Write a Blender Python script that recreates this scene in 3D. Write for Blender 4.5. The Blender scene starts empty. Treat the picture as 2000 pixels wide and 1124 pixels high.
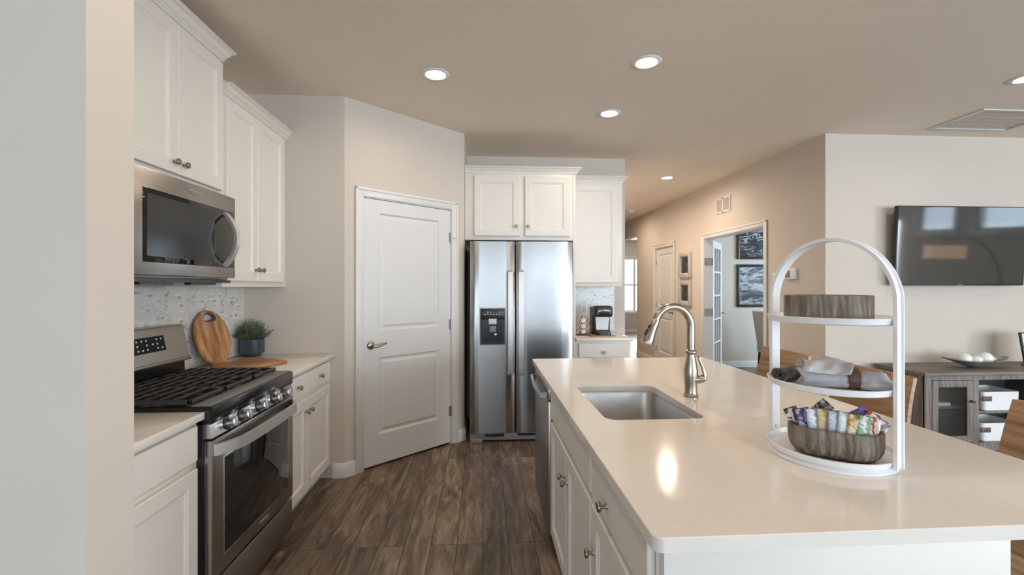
import bpy, bmesh, math, random
from mathutils import Vector, Matrix
random.seed(7)
PI = math.pi
SC = bpy.context.scene
COL = SC.collection

# ------------------------------------------------------------------ camera, light, exposure
cd = bpy.data.cameras.new('camera')
cam = bpy.data.objects.new('camera', cd); COL.objects.link(cam)
cam.location = (0, 0, 1.375)
cam.rotation_euler = (PI/2, 0, -math.radians(3.67))
cd.sensor_width = 36.0
cd.lens = 36.0*889/2000
cd.shift_y = -2.0/2000
cd.clip_start = 0.02
SC.camera = cam
SC.view_settings.view_transform = 'Standard'
SC.view_settings.look = 'None'
SC.view_settings.exposure = 0.38
SC.view_settings.gamma = 1.0
SC.view_settings.use_curve_mapping = False
SC.cycles.max_bounces = 10
SC.cycles.diffuse_bounces = 6
SC.cycles.glossy_bounces = 5
SC.cycles.transmission_bounces = 8
SC.cycles.transparent_max_bounces = 8
SC.cycles.sample_clamp_indirect = 6.0
SC.cycles.caustics_reflective = False
SC.cycles.caustics_refractive = False
SC.cycles.use_denoising = True

w = bpy.data.worlds.new('sky'); SC.world = w; w.use_nodes = True
bg = w.node_tree.nodes['Background']
bg.inputs[0].default_value = (0.80, 0.90, 1.0, 1); bg.inputs[1].default_value = 2.0

LAMP_WARM = (1.0, 0.82, 0.64)
DAY = (0.70, 0.85, 1.0)
def area(name, loc, rot, sx, sy, power, color, parent=None, shape='RECTANGLE', spread=PI):
    l = bpy.data.lights.new(name, 'AREA'); l.shape = shape; l.size = sx
    if shape == 'RECTANGLE': l.size_y = sy
    l.energy = power; l.color = color; l.spread = spread
    o = bpy.data.objects.new(name, l); COL.objects.link(o)
    o.location = loc; o.rotation_euler = rot
    if parent: o.parent = parent
    return o
# daylight entering through the windows (each light stands just outside its own window opening)
WINX = (7.4, 5.6, 3.8, 1.55, -.35, -2.3, -4.1)
for x, p in zip(WINX, (120, 120, 110, 12, 9, 36, 36)):
    area('daylight', (x, -4.72, 1.4), (PI/2, 0, 0), 1.6, 2.2, p, DAY)
for y in (-1.13, 0.05):
    area('daylight', (9.27, y, 2.32), (PI/2, 0, PI/2), .80, 0.6, 6.5, DAY)
area('daylight', (9.27, -3.1, 1.22), (PI/2, 0, PI/2), 2.4, 2.3, 300, (.93, .96, 1.0))  # fill light of the added glazed door, aimed to brighten the left cabinets
area('daylight', (7.25, 5.8, 1.55), (PI/2, 0, PI/2), 1.6, 1.5, 185, (0.64, 0.82, 1.0))  # light of the added, unseen office window
area('daylight', (4.9, 13.55, 1.4), (PI/2, 0, PI), 1.9, 1.6, 120, (0.95, 0.97, 1.0))

# ------------------------------------------------------------------ materials
def lin(r, g, b):
    f = lambda c: (c/255/12.92 if c/255 <= .04045 else ((c/255+.055)/1.055)**2.4)
    return (f(r), f(g), f(b), 1)
class NT:
    def __init__(s, name):
        s.m = bpy.data.materials.new(name); s.m.use_nodes = True
        s.t = s.m.node_tree; s.b = s.t.nodes['Principled BSDF']
    def n(s, kind, **kw):
        o = s.t.nodes.new(kind)
        for k, v in kw.items(): setattr(o, k, v)
        return o
    def l(s, a, b): s.t.links.new(a, b)
    def coords(s, scale=(1, 1, 1), order=None, kind='Object'):
        tc = s.n('ShaderNodeTexCoord'); out = tc.outputs[kind]
        if order:
            sp = s.n('ShaderNodeSeparateXYZ'); s.l(out, sp.inputs[0])
            cb = s.n('ShaderNodeCombineXYZ')
            for i, c in enumerate(order): s.l(sp.outputs['XYZ'.index(c)], cb.inputs[i])
            out = cb.outputs[0]
        mp = s.n('ShaderNodeMapping'); mp.inputs['Scale'].default_value = scale
        s.l(out, mp.inputs[0]); return mp.outputs[0]
    def ramp(s, fac, stops, interp='LINEAR'):
        r = s.n('ShaderNodeValToRGB'); r.color_ramp.interpolation = interp
        e = r.color_ramp.elements
        while len(e) < len(stops): e.new(.5)
        for el, (p, c) in zip(e, stops): el.position = p; el.color = c
        s.l(fac, r.inputs[0]); return r.outputs[0]
    def noise(s, vec, scale, detail=3, rough=.5, dist=0):
        n = s.n('ShaderNodeTexNoise'); n.inputs['Scale'].default_value = scale
        n.inputs['Detail'].default_value = detail; n.inputs['Roughness'].default_value = rough
        n.inputs['Distortion'].default_value = dist
        s.l(vec, n.inputs['Vector']); return n.outputs[0]
    def mix(s, a, b, fac, mode='MIX'):
        m = s.n('ShaderNodeMix', data_type='RGBA', blend_type=mode)
        for v, i in ((fac, 0), (a, 6), (b, 7)):
            if hasattr(v, 'links'): s.l(v, m.inputs[i])
            else: m.inputs[i].default_value = v
        return m.outputs[2]
    def bump(s, h, strength, dist=.002):
        b = s.n('ShaderNodeBump'); b.inputs['Strength'].default_value = strength
        b.inputs['Distance'].default_value = dist
        s.l(h, b.inputs['Height']); s.l(b.outputs[0], s.b.inputs['Normal'])
    def set(s, **kw):
        for k, v in kw.items(): s.b.inputs[k.replace('_', ' ')].default_value = v
        return s

def plain(name, c, rough=.5, metal=0, noise=.03, nscale=8, bump=0, bscale=200, spec=.5, coat=0):
    t = NT(name); t.set(Roughness=rough, Metallic=metal); t.b.inputs['Specular IOR Level'].default_value = spec
    if coat: t.set(Coat_Weight=coat, Coat_Roughness=.06)
    v = t.coords()
    n = t.noise(v, nscale)
    lo = tuple(x*(1-noise) for x in c[:3])+(1,); hi = tuple(min(1, x*(1+noise)) for x in c[:3])+(1,)
    t.l(t.ramp(n, [(.3, lo), (.7, hi)]), t.b.inputs['Base Color'])
    if bump: t.bump(t.noise(v, bscale, 2), bump, .001)
    return t.m
def brushed(name, c, rough=.28, stretch=(2, 2, 120), amount=.12, aniso=0):
    t = NT(name); t.set(Metallic=1.0)
    v = t.coords(stretch); n = t.noise(v, 6, 4, .6)
    lo = tuple(x*(1-amount) for x in c[:3])+(1,); hi = tuple(min(1, x*(1+amount)) for x in c[:3])+(1,)
    t.l(t.ramp(n, [(.25, lo), (.75, hi)]), t.b.inputs['Base Color'])
    r = t.n('ShaderNodeMapRange'); r.inputs[3].default_value = rough*.85; r.inputs[4].default_value = rough*1.15
    t.l(n, r.inputs[0]); t.l(r.outputs[0], t.b.inputs['Roughness'])
    t.bump(n, .04, .0008)
    return t.m
def wood(name, dark, mid, light, axis='X', scale=6, rough=.45, rings=True, bump=.15, stretch=9):
    t = NT(name); t.set(Roughness=rough)
    sc = [stretch]*3; sc['XYZ'.index(axis)] = 1
    v = t.coords(tuple(sc))
    n1 = t.noise(v, scale*.28, 5, .6, 1.2); n2 = t.noise(v, scale*2.2, 4, .65)
    m = t.n('ShaderNodeMath', operation='ADD')
    if rings:
        wv = t.n('ShaderNodeTexWave'); wv.inputs['Scale'].default_value = scale*.22; wv.inputs['Distortion'].default_value = 7
        wv.inputs['Detail'].default_value = 3; wv.bands_direction = 'DIAGONAL'; t.l(v, wv.inputs[0])
        a = t.n('ShaderNodeMath', operation='MULTIPLY'); a.inputs[1].default_value = .13; t.l(wv.outputs[1], a.inputs[0])
        b2 = t.n('ShaderNodeMath', operation='MULTIPLY'); b2.inputs[1].default_value = .90; t.l(n1, b2.inputs[0])
        t.l(a.outputs[0], m.inputs[0]); t.l(b2.outputs[0], m.inputs[1]); f = m.outputs[0]
    else: f = n1
    c = t.ramp(f, [(.25, dark), (.5, mid), (.75, light)])
    g = t.ramp(n2, [(.3, (.82, .82, .82, 1)), (.6, (1.04, 1.04, 1.04, 1))])
    t.l(t.mix(c, g, 1.0, 'MULTIPLY'), t.b.inputs['Base Color'])
    t.bump(n2, bump, .001)
    return t.m

M = {}
M['wall'] = plain('wall_paint', (.61, .546, .478, 1), .85, noise=.015, nscale=2, bump=.05, bscale=350)
M['ceiling'] = plain('ceiling_paint', (.86, .775, .67, 1), .9, noise=.012, nscale=1.2, bump=.05, bscale=300)
M['trim'] = plain('white_trim_paint', (.69, .68, .665, 1), .35, noise=.01)
M['cabinet'] = plain('white_cabinet_paint', (.76, .712, .652, 1), .38, noise=.012)
M['quartz'] = plain('cream_quartz', (.76, .70, .64, 1), .12, noise=.03, nscale=5, spec=.5)
M['steel'] = brushed('brushed_stainless_steel', (.47, .465, .46, 1), .24)
M['steel_h'] = brushed('stainless_brushed_sideways', (.56, .55, .54, 1), .25, stretch=(120, 120, 2))
M['steel_dark'] = brushed('stainless_reflecting_brown', (.40, .375, .355, 1), .30)  # brown reflections in the steel are put into this base colour
M['sinksteel'] = brushed('satin_sink_steel', (.55, .53, .51, 1), .32, stretch=(3, 60, 3))
M['chrome'] = plain('polished_metal', (.75, .74, .72, 1), .12, 1.0)
M['nickel'] = plain('brushed_nickel', (.42, .375, .32, 1), .26, 1.0, noise=.06, nscale=60)
M['knob'] = plain('dark_nickel_knob', (.33, .295, .26, 1), .30, 1.0, noise=.08, nscale=50)
M['handle'] = brushed('satin_bright_steel', (.74, .72, .70, 1), .5, stretch=(120, 120, 2))
M['knobsteel'] = plain('satin_steel_knob', (.62, .61, .60, 1), .30, 1.0)
M['displayblack'] = plain('matt_black_glass', (.008, .008, .008, 1), .5, spec=.2)
M['black'] = plain('black_plastic', (.012, .012, .013, 1), .32)
M['blackmatte'] = plain('black_cast_iron', (.030, .027, .025, 1), .36, noise=.2, nscale=90, bump=.2, bscale=400)
M['enamel'] = plain('black_enamel', (.012, .011, .011, 1), .16)
M['fridgeside'] = plain('dark_grey_side', (.045, .045, .047, 1), .5)
M['grey'] = plain('mid_grey_plastic', (.20, .20, .205, 1), .4)
M['lightgrey'] = plain('light_grey_print', (.62, .62, .62, 1), .5)
M['white'] = plain('white_plastic', (.80, .80, .79, 1), .35)
M['whitemetal'] = plain('white_enamelled_metal', (.80, .80, .82, 1), .28, noise=.01)
M['ceramic'] = plain('white_ceramic', (.82, .81, .79, 1), .25)
M['screen'] = plain('black_screen_glass', (.010, .010, .011, 1), .02, noise=0)
M['tvscreen'] = plain('television_screen_glass', (.030, .028, .026, 1), .05, noise=0, spec=.7)  # base colour raised to stand in for glare on the screen
M['bluepot'] = plain('slate_blue_glazed_ceramic', (.040, .062, .078, 1), .18, noise=.12, nscale=18)
M['leaf'] = plain('grey_green_leaf', (.125, .155, .095, 1), .6, noise=.45, nscale=30)
M['soil'] = plain('dark_soil', (.03, .022, .016, 1), .95, noise=.4, nscale=60)
M['acacia'] = wood('acacia_board', lin(104, 62, 32), lin(176, 124, 76), lin(216, 172, 122), 'Z', 6, .4, stretch=5)
M['boardwood'] = wood('oiled_board', lin(110, 72, 42), lin(158, 114, 76), lin(186, 142, 100), 'Y', 7, .42)
M['stoolwood'] = wood('walnut_plywood', lin(122, 90, 62), lin(160, 124, 90), lin(182, 146, 110), 'Y', 5, .42, bump=.08, stretch=14)
M['console'] = wood('weathered_grey_oak', lin(82, 74, 68), lin(118, 108, 100), lin(142, 132, 122), 'Z', 6, .6, stretch=10)
M['consoletop'] = wood('weathered_grey_oak_top', lin(84, 75, 68), lin(116, 106, 97), lin(138, 127, 117), 'X', 6, .55, stretch=10)
M['darkinside'] = plain('dark_cabinet_inside', (.075, .070, .066, 1), .7)
M['bowlwood'] = wood('grey_stained_bowl_wood', lin(46, 37, 31), lin(108, 95, 83), lin(158, 145, 131), 'Z', 15, .55, stretch=9)
M['napkin'] = plain('blue_grey_linen', (.50, .50, .53, 1), .9, noise=.14, nscale=40, bump=.5, bscale=900)
M['napkinpink'] = plain('pale_grey_linen', (.60, .57, .56, 1), .9, noise=.14, nscale=40, bump=.5, bscale=900)
M['napkinbrown'] = plain('brown_flecked_linen', (.16, .13, .105, 1), .95, noise=.5, nscale=160, bump=.6, bscale=900)
M['leather'] = plain('brown_leather', (.12, .06, .042, 1), .5, noise=.3, nscale=60)
M['beige'] = plain('beige_upholstery', (.48, .42, .36, 1), .9, noise=.08, nscale=60, bump=.3, bscale=600)
M['cream'] = plain('cream_upholstery', (.74, .72, .69, 1), .9, noise=.05, nscale=60, bump=.3, bscale=600)
M['blackframe'] = plain('black_frame', (.018, .019, .021, 1), .35)
M['silverframe'] = plain('silver_frame', (.62, .60, .57, 1), .35, .3)
M['bowlgrey'] = plain('grey_metal_bowl', (.30, .285, .265, 1), .4, .5, noise=.25, nscale=20)
M['hinge'] = plain('satin_hinge', (.42, .40, .37, 1), .35, 1.0)
M['mat'] = plain('white_mount_board', (.72, .71, .69, 1), .8)

def m_floor():
    t = NT('wood_plank_floor'); t.set(Roughness=.36)
    v = t.coords((1, 1, 1), 'YXZ')
    br = t.n('ShaderNodeTexBrick'); br.offset = .37; br.offset_frequency = 3
    br.inputs['Scale'].default_value = 1; br.inputs['Brick Width'].default_value = 1.22; br.inputs['Row Height'].default_value = .138
    br.inputs['Mortar Size'].default_value = .0022; br.inputs['Mortar Smooth'].default_value = .2; br.inputs['Bias'].default_value = 0
    br.inputs['Color1'].default_value = (0, 0, 0, 1); br.inputs['Color2'].default_value = (1, 1, 1, 1); br.inputs['Mortar'].default_value = (.5, .5, .5, 1)
    t.l(v, br.inputs['Vector'])
    # shift the grain from plank to plank
    sep = t.n('ShaderNodeSeparateColor'); t.l(br.outputs[0], sep.inputs[0])
    mul = t.n('ShaderNodeMath', operation='MULTIPLY'); mul.inputs[1].default_value = 37; t.l(sep.outputs[0], mul.inputs[0])
    cb = t.n('ShaderNodeCombineXYZ'); t.l(mul.outputs[0], cb.inputs[0]); t.l(mul.outputs[0], cb.inputs[2])
    ad = t.n('ShaderNodeVectorMath', operation='ADD')
    mp = t.n('ShaderNodeMapping'); mp.inputs['Scale'].default_value = (1.3, 7, 1); t.l(v, mp.inputs[0])
    t.l(mp.outputs[0], ad.inputs[0]); t.l(cb.outputs[0], ad.inputs[1])
    n1 = t.noise(ad.outputs[0], 1.6, 6, .62, 1.6); n2 = t.noise(ad.outputs[0], 9, 5, .7, .4)
    c = t.ramp(n1, [(.30, lin(60, 48, 40)), (.42, lin(98, 82, 68)), (.54, lin(124, 106, 89)), (.66, lin(150, 131, 111)), (.76, lin(172, 152, 130))])
    g = t.ramp(n2, [(.3, (.62, .61, .60, 1)), (.62, (1.08, 1.08, 1.08, 1))])
    c = t.mix(c, g, 1.0, 'MULTIPLY')
    pl = t.ramp(sep.outputs[0], [(0, (.86, .87, .89, 1)), (.5, (1.07, 1.06, 1.05, 1)), (1, (1.32, 1.31, 1.30, 1))])
    c = t.mix(c, pl, 1.0, 'MULTIPLY')
    c = t.mix(c, lin(44, 35, 29), br.outputs[1])
    t.l(c, t.b.inputs['Base Color'])
    mr = t.n('ShaderNodeMapRange'); mr.inputs[3].default_value = .28; mr.inputs[4].default_value = .48
    t.l(n2, mr.inputs[0]); t.l(mr.outputs[0], t.b.inputs['Roughness'])
    t.bump(n2, .12, .001)
    return t.m
M['floor'] = m_floor()
def m_mosaic(name, order):
    t = NT(name); t.set(Roughness=.22)
    v = t.coords((1, 1, 1), order)
    br = t.n('ShaderNodeTexBrick'); br.offset = .5; br.offset_frequency = 2; br.squash = 1.0
    br.inputs['Scale'].default_value = 1; br.inputs['Brick Width'].default_value = .030; br.inputs['Row Height'].default_value = .015
    br.inputs['Mortar Size'].default_value = .0012; br.inputs['Mortar Smooth'].default_value = .3
    br.inputs['Color1'].default_value = (0, 0, 0, 1); br.inputs['Color2'].default_value = (1, 1, 1, 1); br.inputs['Mortar'].default_value = (.5, .5, .5, 1)
    t.l(v, br.inputs['Vector'])
    c = t.ramp(br.outputs[0], [(0, lin(166, 157, 146)), (.05, lin(203, 198, 191)), (.14, lin(216, 213, 208)), (.5, lin(228, 227, 223)), (.8, lin(218, 216, 211)), (1, lin(234, 234, 231))])
    n = t.noise(v, 14, 4, .6, .8)
    c = t.mix(c, t.ramp(n, [(.3, (.90, .90, .90, 1)), (.6, (1, 1, 1, 1))]), 1.0, 'MULTIPLY')
    c = t.mix(c, lin(205, 203, 198), br.outputs[1])
    t.l(c, t.b.inputs['Base Color']); t.bump(br.outputs[1], -.3, .001)
    return t.m
M['mosaic_side'] = m_mosaic('marble_mosaic_side', 'YZX')
M['mosaic_back'] = m_mosaic('marble_mosaic_back', 'XZY')
def m_emit(name, c, s):
    t = NT(name); t.b.inputs['Emission Color'].default_value = c; t.b.inputs['Emission Strength'].default_value = s
    t.b.inputs['Base Color'].default_value = (.8, .8, .8, 1); return t.m
M['lens'] = m_emit('glowing_lamp_lens', (1, .93, .82, 1), 9)
M['lampshade'] = m_emit('glowing_fabric_shade', (1.0, .62, .36, 1), 2.0)
def m_glass(name):
    t = NT(name); t.set(Roughness=0.0, Transmission_Weight=1.0, IOR=1.45); t.b.inputs['Base Color'].default_value = (1, 1, 1, 1); return t.m
def m_pane(name, tint=(.95, .97, .98, 1), gloss=.05):
    t = NT(name)
    tr = t.n('ShaderNodeBsdfTransparent'); tr.inputs[0].default_value = tint
    gl = t.n('ShaderNodeBsdfGlossy'); gl.inputs['Roughness'].default_value = .02
    mx = t.n('ShaderNodeMixShader'); mx.inputs[0].default_value = gloss; t.l(tr.outputs[0], mx.inputs[1]); t.l(gl.outputs[0], mx.inputs[2])
    t.l(mx.outputs[0], t.t.nodes['Material Output'].inputs[0]); return t.m
M['pane'] = m_pane('window_glass')
M['smoked'] = m_pane('cabinet_glass', (.75, .77, .78, 1))
def m_photo(name, kind):
    t = NT(name); t.set(Roughness=.35)
    if kind == 'palm':
        v = t.coords((1, 1, 1), 'XZY'); wv = t.n('ShaderNodeTexWave'); wv.wave_type = 'RINGS'
        wv.inputs['Scale'].default_value = 5; wv.inputs['Distortion'].default_value = 14; wv.inputs['Detail'].default_value = 4; wv.inputs['Detail Scale'].default_value = 1.6
        t.l(v, wv.inputs[0]); n = t.noise(v, 5, 3)
        a = t.ramp(wv.outputs[1], [(.45, (.01, .011, .012, 1)), (.7, (.35, .36, .37, 1))]); b = t.ramp(n, [(.42, (.03, .03, .03, 1)), (.6, (1, 1, 1, 1))])
        t.l(t.mix(a, b, 1.0, 'MULTIPLY'), t.b.inputs['Base Color'])
    elif kind == 'storm':
        v = t.coords((1, 1, 3.2), 'XYZ'); n = t.noise(v, 3.2, 6, .6, 1.2)
        t.l(t.ramp(n, [(.36, (.012, .014, .017, 1)), (.47, (.12, .13, .15, 1)), (.6, (.50, .52, .55, 1)), (.72, (.06, .065, .075, 1))]), t.b.inputs['Base Color'])
    else:
        v = t.coords((1, 1, 1)); n = t.noise(v, 22, 5, .7)
        t.l(t.ramp(n, [(.4, (.016, .016, .016, 1)), (.7, (.12, .12, .115, 1))]), t.b.inputs['Base Color'])
    return t.m
M['palm'] = m_photo('palm_photograph', 'palm'); M['storm'] = m_photo('storm_photograph', 'storm'); M['darkprint'] = m_photo('dark_print', 'dark')
def m_wrapper(name, c1, c2, c3):
    t = NT(name); t.set(Roughness=.25); v = t.coords((1, 1, 1)); n = t.noise(v, 34, 3, .6, 1)
    t.l(t.ramp(n, [(.38, c1), (.44, c2), (.58, c2), (.63, c3)], 'CONSTANT'), t.b.inputs['Base Color']); t.bump(t.noise(v, 120, 2), .6, .002); return t.m

# ------------------------------------------------------------------ mesh helpers
class MB:
    def __init__(s): s.bm = bmesh.new()
    def _bev(s, verts, b, seg=2):
        es = list({e for v in verts for e in v.link_edges})
        bmesh.ops.bevel(s.bm, geom=es, offset=b, segments=seg, profile=.5, affect='EDGES', clamp_overlap=True)
    def box(s, x0, x1, y0, y1, z0, z1, bev=0, seg=2, mat=None):
        r = bmesh.ops.create_cube(s.bm, size=1); vs = r['verts']
        for v in vs:
            v.co = Vector(((x0+x1)/2+v.co.x*(x1-x0), (y0+y1)/2+v.co.y*(y1-y0), (z0+z1)/2+v.co.z*(z1-z0)))
            if mat: v.co = mat @ v.co
        if bev: s._bev(vs, bev, seg)
        return s
    def quad(s, *pts):
        s.bm.faces.new([s.bm.verts.new(p) for p in pts]); return s
    def loft(s, rings, closed=True, cap=True, loop=False):
        vv = [[s.bm.verts.new(p) for p in r] for r in rings]
        n = len(vv[0]); R = list(zip(vv, vv[1:])) + ([(vv[-1], vv[0])] if loop else [])
        for a, b in R:
            for i in range(n if closed else n-1):
                j = (i+1) % n
                try: s.bm.faces.new((a[i], a[j], b[j], b[i]))
                except ValueError: pass
        if cap and closed and not loop:
            s.bm.faces.new(list(reversed(vv[0]))); s.bm.faces.new(vv[-1])
        return s
    def lathe(s, prof, c=(0, 0, 0), axis='Z', n=32, mat=None, sx=1, sy=1, cap=True):
        rings = []
        for r, z in prof:
            ring = []
            for k in range(n):
                a = 2*PI*k/n; p = Vector((r*math.cos(a)*sx, r*math.sin(a)*sy, z))
                if axis == 'X': p = Vector((p.z, p.x, p.y))
                elif axis == 'Y': p = Vector((p.y, p.z, p.x))
                p = p + Vector(c)
                if mat: p = mat @ p
                ring.append(p)
            rings.append(ring)
        return s.loft(rings, cap=cap)
    def tube(s, pts, r, n=10, caps=True, loop=False):
        pts = [Vector(p) for p in pts]; rr = r if isinstance(r, (list, tuple)) else [r]*len(pts)
        rings = []; up = None
        for i, p in enumerate(pts):
            a = pts[i-1] if (i > 0 or loop) else p; b = pts[(i+1) % len(pts)] if (i < len(pts)-1 or loop) else p
            d = (b-a).normalized()
            if up is None:
                up = Vector((0, 0, 1)) if abs(d.z) < .9 else Vector((1, 0, 0))
            u = (up - d*up.dot(d))
            if u.length < 1e-4: u = d.orthogonal()
            u.normalize(); up = u; q = d.cross(u)
            rings.append([p+(u*math.cos(2*PI*k/n)+q*math.sin(2*PI*k/n))*rr[i] for k in range(n)])
        return s.loft(rings, cap=caps, loop=loop)
    def bar(s, pts, w, h, side=None, bev=0):
        """flat strap following pts: w across (along the side vector), h thick"""
        pts = [Vector(p) for p in pts]; rings = []
        for i, p in enumerate(pts):
            d = (pts[min(i+1, len(pts)-1)]-pts[max(i-1, 0)]).normalized()
            sv = (Vector(side) - d*Vector(side).dot(d)).normalized(); q = d.cross(sv)
            rings.append([p+sv*w/2+q*h/2, p-sv*w/2+q*h/2, p-sv*w/2-q*h/2, p+sv*w/2-q*h/2])
        return s.loft(rings)
    def prism(s, poly, z0, z1, bev=0, mat=None):
        f = lambda p, z: (mat @ Vector((p[0], p[1], z))) if mat else Vector((p[0], p[1], z))
        n0 = len(s.bm.verts)
        s.loft([[f(p, z0) for p in poly], [f(p, z1) for p in poly]])
        if bev:
            s.bm.verts.ensure_lookup_table(); s._bev(list(s.bm.verts)[n0:], bev)
        return s
    def sweep(s, prof, path, closed=False):
        """prof [(outward, z)], path in XY; outward is to the right of travel; mitred"""
        P = [Vector((p[0], p[1])) for p in path]; rings = []
        for i, p in enumerate(P):
            ds = []
            if i > 0 or closed: ds.append((P[i]-P[i-1]).normalized())
            if i < len(P)-1 or closed: ds.append((P[(i+1) % len(P)]-P[i]).normalized())
            ns = [Vector((d.y, -d.x)) for d in ds]
            nn = ns[0] if len(ns) == 1 else (ns[0]+ns[1])/(1+ns[0].dot(ns[1]))
            rings.append([Vector((p.x+nn.x*o, p.y+nn.y*o, z)) for o, z in prof])
        return s.loft(rings, loop=closed)
    def xf(s, mat):
        bmesh.ops.transform(s.bm, matrix=mat, verts=s.bm.verts); return s
    def build(s, name, mat, parent=None, local=True, smooth=40, origin=None, sub=0):
        """local: vertices already in the parent's frame; otherwise world coordinates under an unrotated parent"""
        off = Vector(origin) if origin is not None else Vector((0, 0, 0))
        if parent is not None and not local:
            p = parent; off = Vector((0, 0, 0))
            while p is not None: off = off + p.location; p = p.parent
        if off.length > 0: bmesh.ops.translate(s.bm, verts=s.bm.verts, vec=-off)
        bmesh.ops.recalc_face_normals(s.bm, faces=s.bm.faces)
        me = bpy.data.meshes.new(name); s.bm.to_mesh(me); s.bm.free()
        me.polygons.foreach_set('use_smooth', [True]*len(me.polygons))
        me.set_sharp_from_angle(angle=math.radians(smooth))
        me.materials.append(M[mat] if isinstance(mat, str) else mat)
        o = bpy.data.objects.new(name, me); COL.objects.link(o)
        if parent is not None: o.parent = parent
        elif origin is not None: o.location = origin
        if sub:
            md = o.modifiers.new('subdivision', 'SUBSURF'); md.levels = sub; md.render_levels = sub
        return o
def tag(o, label, cat, group=None, kind=None):
    o['label'] = label; o['category'] = cat
    if group: o['group'] = group
    if kind: o['kind'] = kind
    return o
def thing(name, label, cat, loc=(0, 0, 0), rz=0, group=None):
    o = bpy.data.objects.new(name, None); COL.objects.link(o); o.location = loc; o.rotation_euler = (0, 0, rz)
    o.empty_display_size = .1
    return tag(o, label, cat, group)
def structure(o): o['kind'] = 'structure'; return o
def dup(root, loc, rz=None, label=None, group=None):
    r = root.copy(); COL.objects.link(r); r.location = loc
    if rz is not None: r.rotation_euler = (0, 0, rz)
    if label: r['label'] = label
    if group: r['group'] = group
    def rec(a, b):
        for ch in a.children:
            c = ch.copy(); COL.objects.link(c); c.parent = b; rec(ch, c)
    rec(root, r)
    return r
def text(body, name, size, mat, parent, loc, rot, extrude=.0006):
    cu = bpy.data.curves.new(name, 'FONT'); cu.body = body; cu.size = size; cu.extrude = extrude
    cu.align_x = 'CENTER'; cu.align_y = 'CENTER'
    tmp = bpy.data.objects.new(name, cu); COL.objects.link(tmp); bpy.context.view_layer.update()
    me = bpy.data.meshes.new_from_object(tmp.evaluated_get(bpy.context.evaluated_depsgraph_get())); bpy.data.objects.remove(tmp); bpy.data.curves.remove(cu)
    me.name = name; me.materials.clear(); me.materials.append(M[mat]); o = bpy.data.objects.new(name, me); COL.objects.link(o)
    o.parent = parent; o.location = loc; o.rotation_euler = rot
    return o

# ------------------------------------------------------------------ room shell
CH = 2.743
structure(MB().box(-5.3, 9.4, -4.8, 13.8, -.12, 0).build('floor', 'floor'))
structure(MB().box(-5.3, 9.4, -4.8, 13.8, CH, CH+.12).build('ceiling', 'ceiling'))
def wallmat(p0, p1):
    d = Vector((p1[0]-p0[0], p1[1]-p0[1], 0)); L = d.length; d.normalize(); n = Vector((-d.y, d.x, 0))
    m = Matrix(((d.x, n.x, 0, p0[0]), (d.y, n.y, 0, p0[1]), (0, 0, 1, 0), (0, 0, 0, 1)))
    return m, L
def wall(name, p0, p1, thick=.12, openings=(), mat='wall'):
    """face on p0->p1, thickness to the left; openings (s0, s1, z0, z1) measured from p0"""
    m, L = wallmat(p0, p1); b = MB(); s = 0
    for (a, c, z0, z1) in sorted(openings):
        if a > s: b.box(s, a, 0, thick, 0, CH)
        if z0 > 0: b.box(a, c, 0, thick, 0, z0)
        if z1 < CH: b.box(a, c, 0, thick, z1, CH)
        s = c
    if s < L: b.box(s, L, 0, thick, 0, CH)
    b.xf(m); return structure(b.build(name, mat))
PA, PB = (-.993, 3.345), (-.165, 4.10)
HX = 3.055; HY = 13.4
wall('wall_left', (-1.70, 1.237), (-1.70, 4.91))
wall('wall_stub', (-5.2, 1.094), (-.90, 1.094), .143)
wall('wall_pantry', (-1.70, 3.345), (-.993, 3.345))
wall('wall_diagonal', PA, PB, .12, [(.138, .978, 0, 2.052)])
wall('wall_pantry_side', (-.165, 4.10), (-.165, 4.789))
wall('wall_kitchen_back', (-1.70, 4.79), (1.52, 4.79))
wall('wall_hall_left', (1.52, 4.91), (1.52, 13.3))
wall('wall_hall_right', (HX, HY), (HX, 3.88), .12, [(HY-10.4, HY-8.86, 0, 2.39), (HY-7.90, HY-7.12, 0, 2.045), (HY-6.12, HY-4.765, 0, 2.035)])
wall('wall_television', (HX+.12, 3.88), (9.2, 3.88))
wall('wall_office_back', (3.175, 7.5), (7.1, 7.5))
wall('wall_office_side', (7.0, 7.5), (7.0, 4.0), .12, [(.9, 2.5, .8, 2.3)])
wall('wall_front', (1.4, 13.3), (8.2, 13.3), .15, [(2.62, 4.60, .62, 2.22)])
wall('wall_front_side', (8.1, 13.3), (8.1, 7.6))
wall('wall_right', (9.1, 3.88), (9.1, -4.6), .12, [(3.88-.48, 3.88+.38, 2.04, 2.60), (3.88+.76, 3.88+1.50, 2.04, 2.60), (3.88+1.9, 3.88+4.3, 0.08, 2.36)])
wall('wall_rear', (9.2, -4.55), (-5.2, -4.55), .15, [(9.2-x-.8, 9.2-x+.8, .30, 2.50) for x in WINX])
wall('wall_far_left', (-5.1, -4.6), (-5.1, 1.1))
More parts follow.
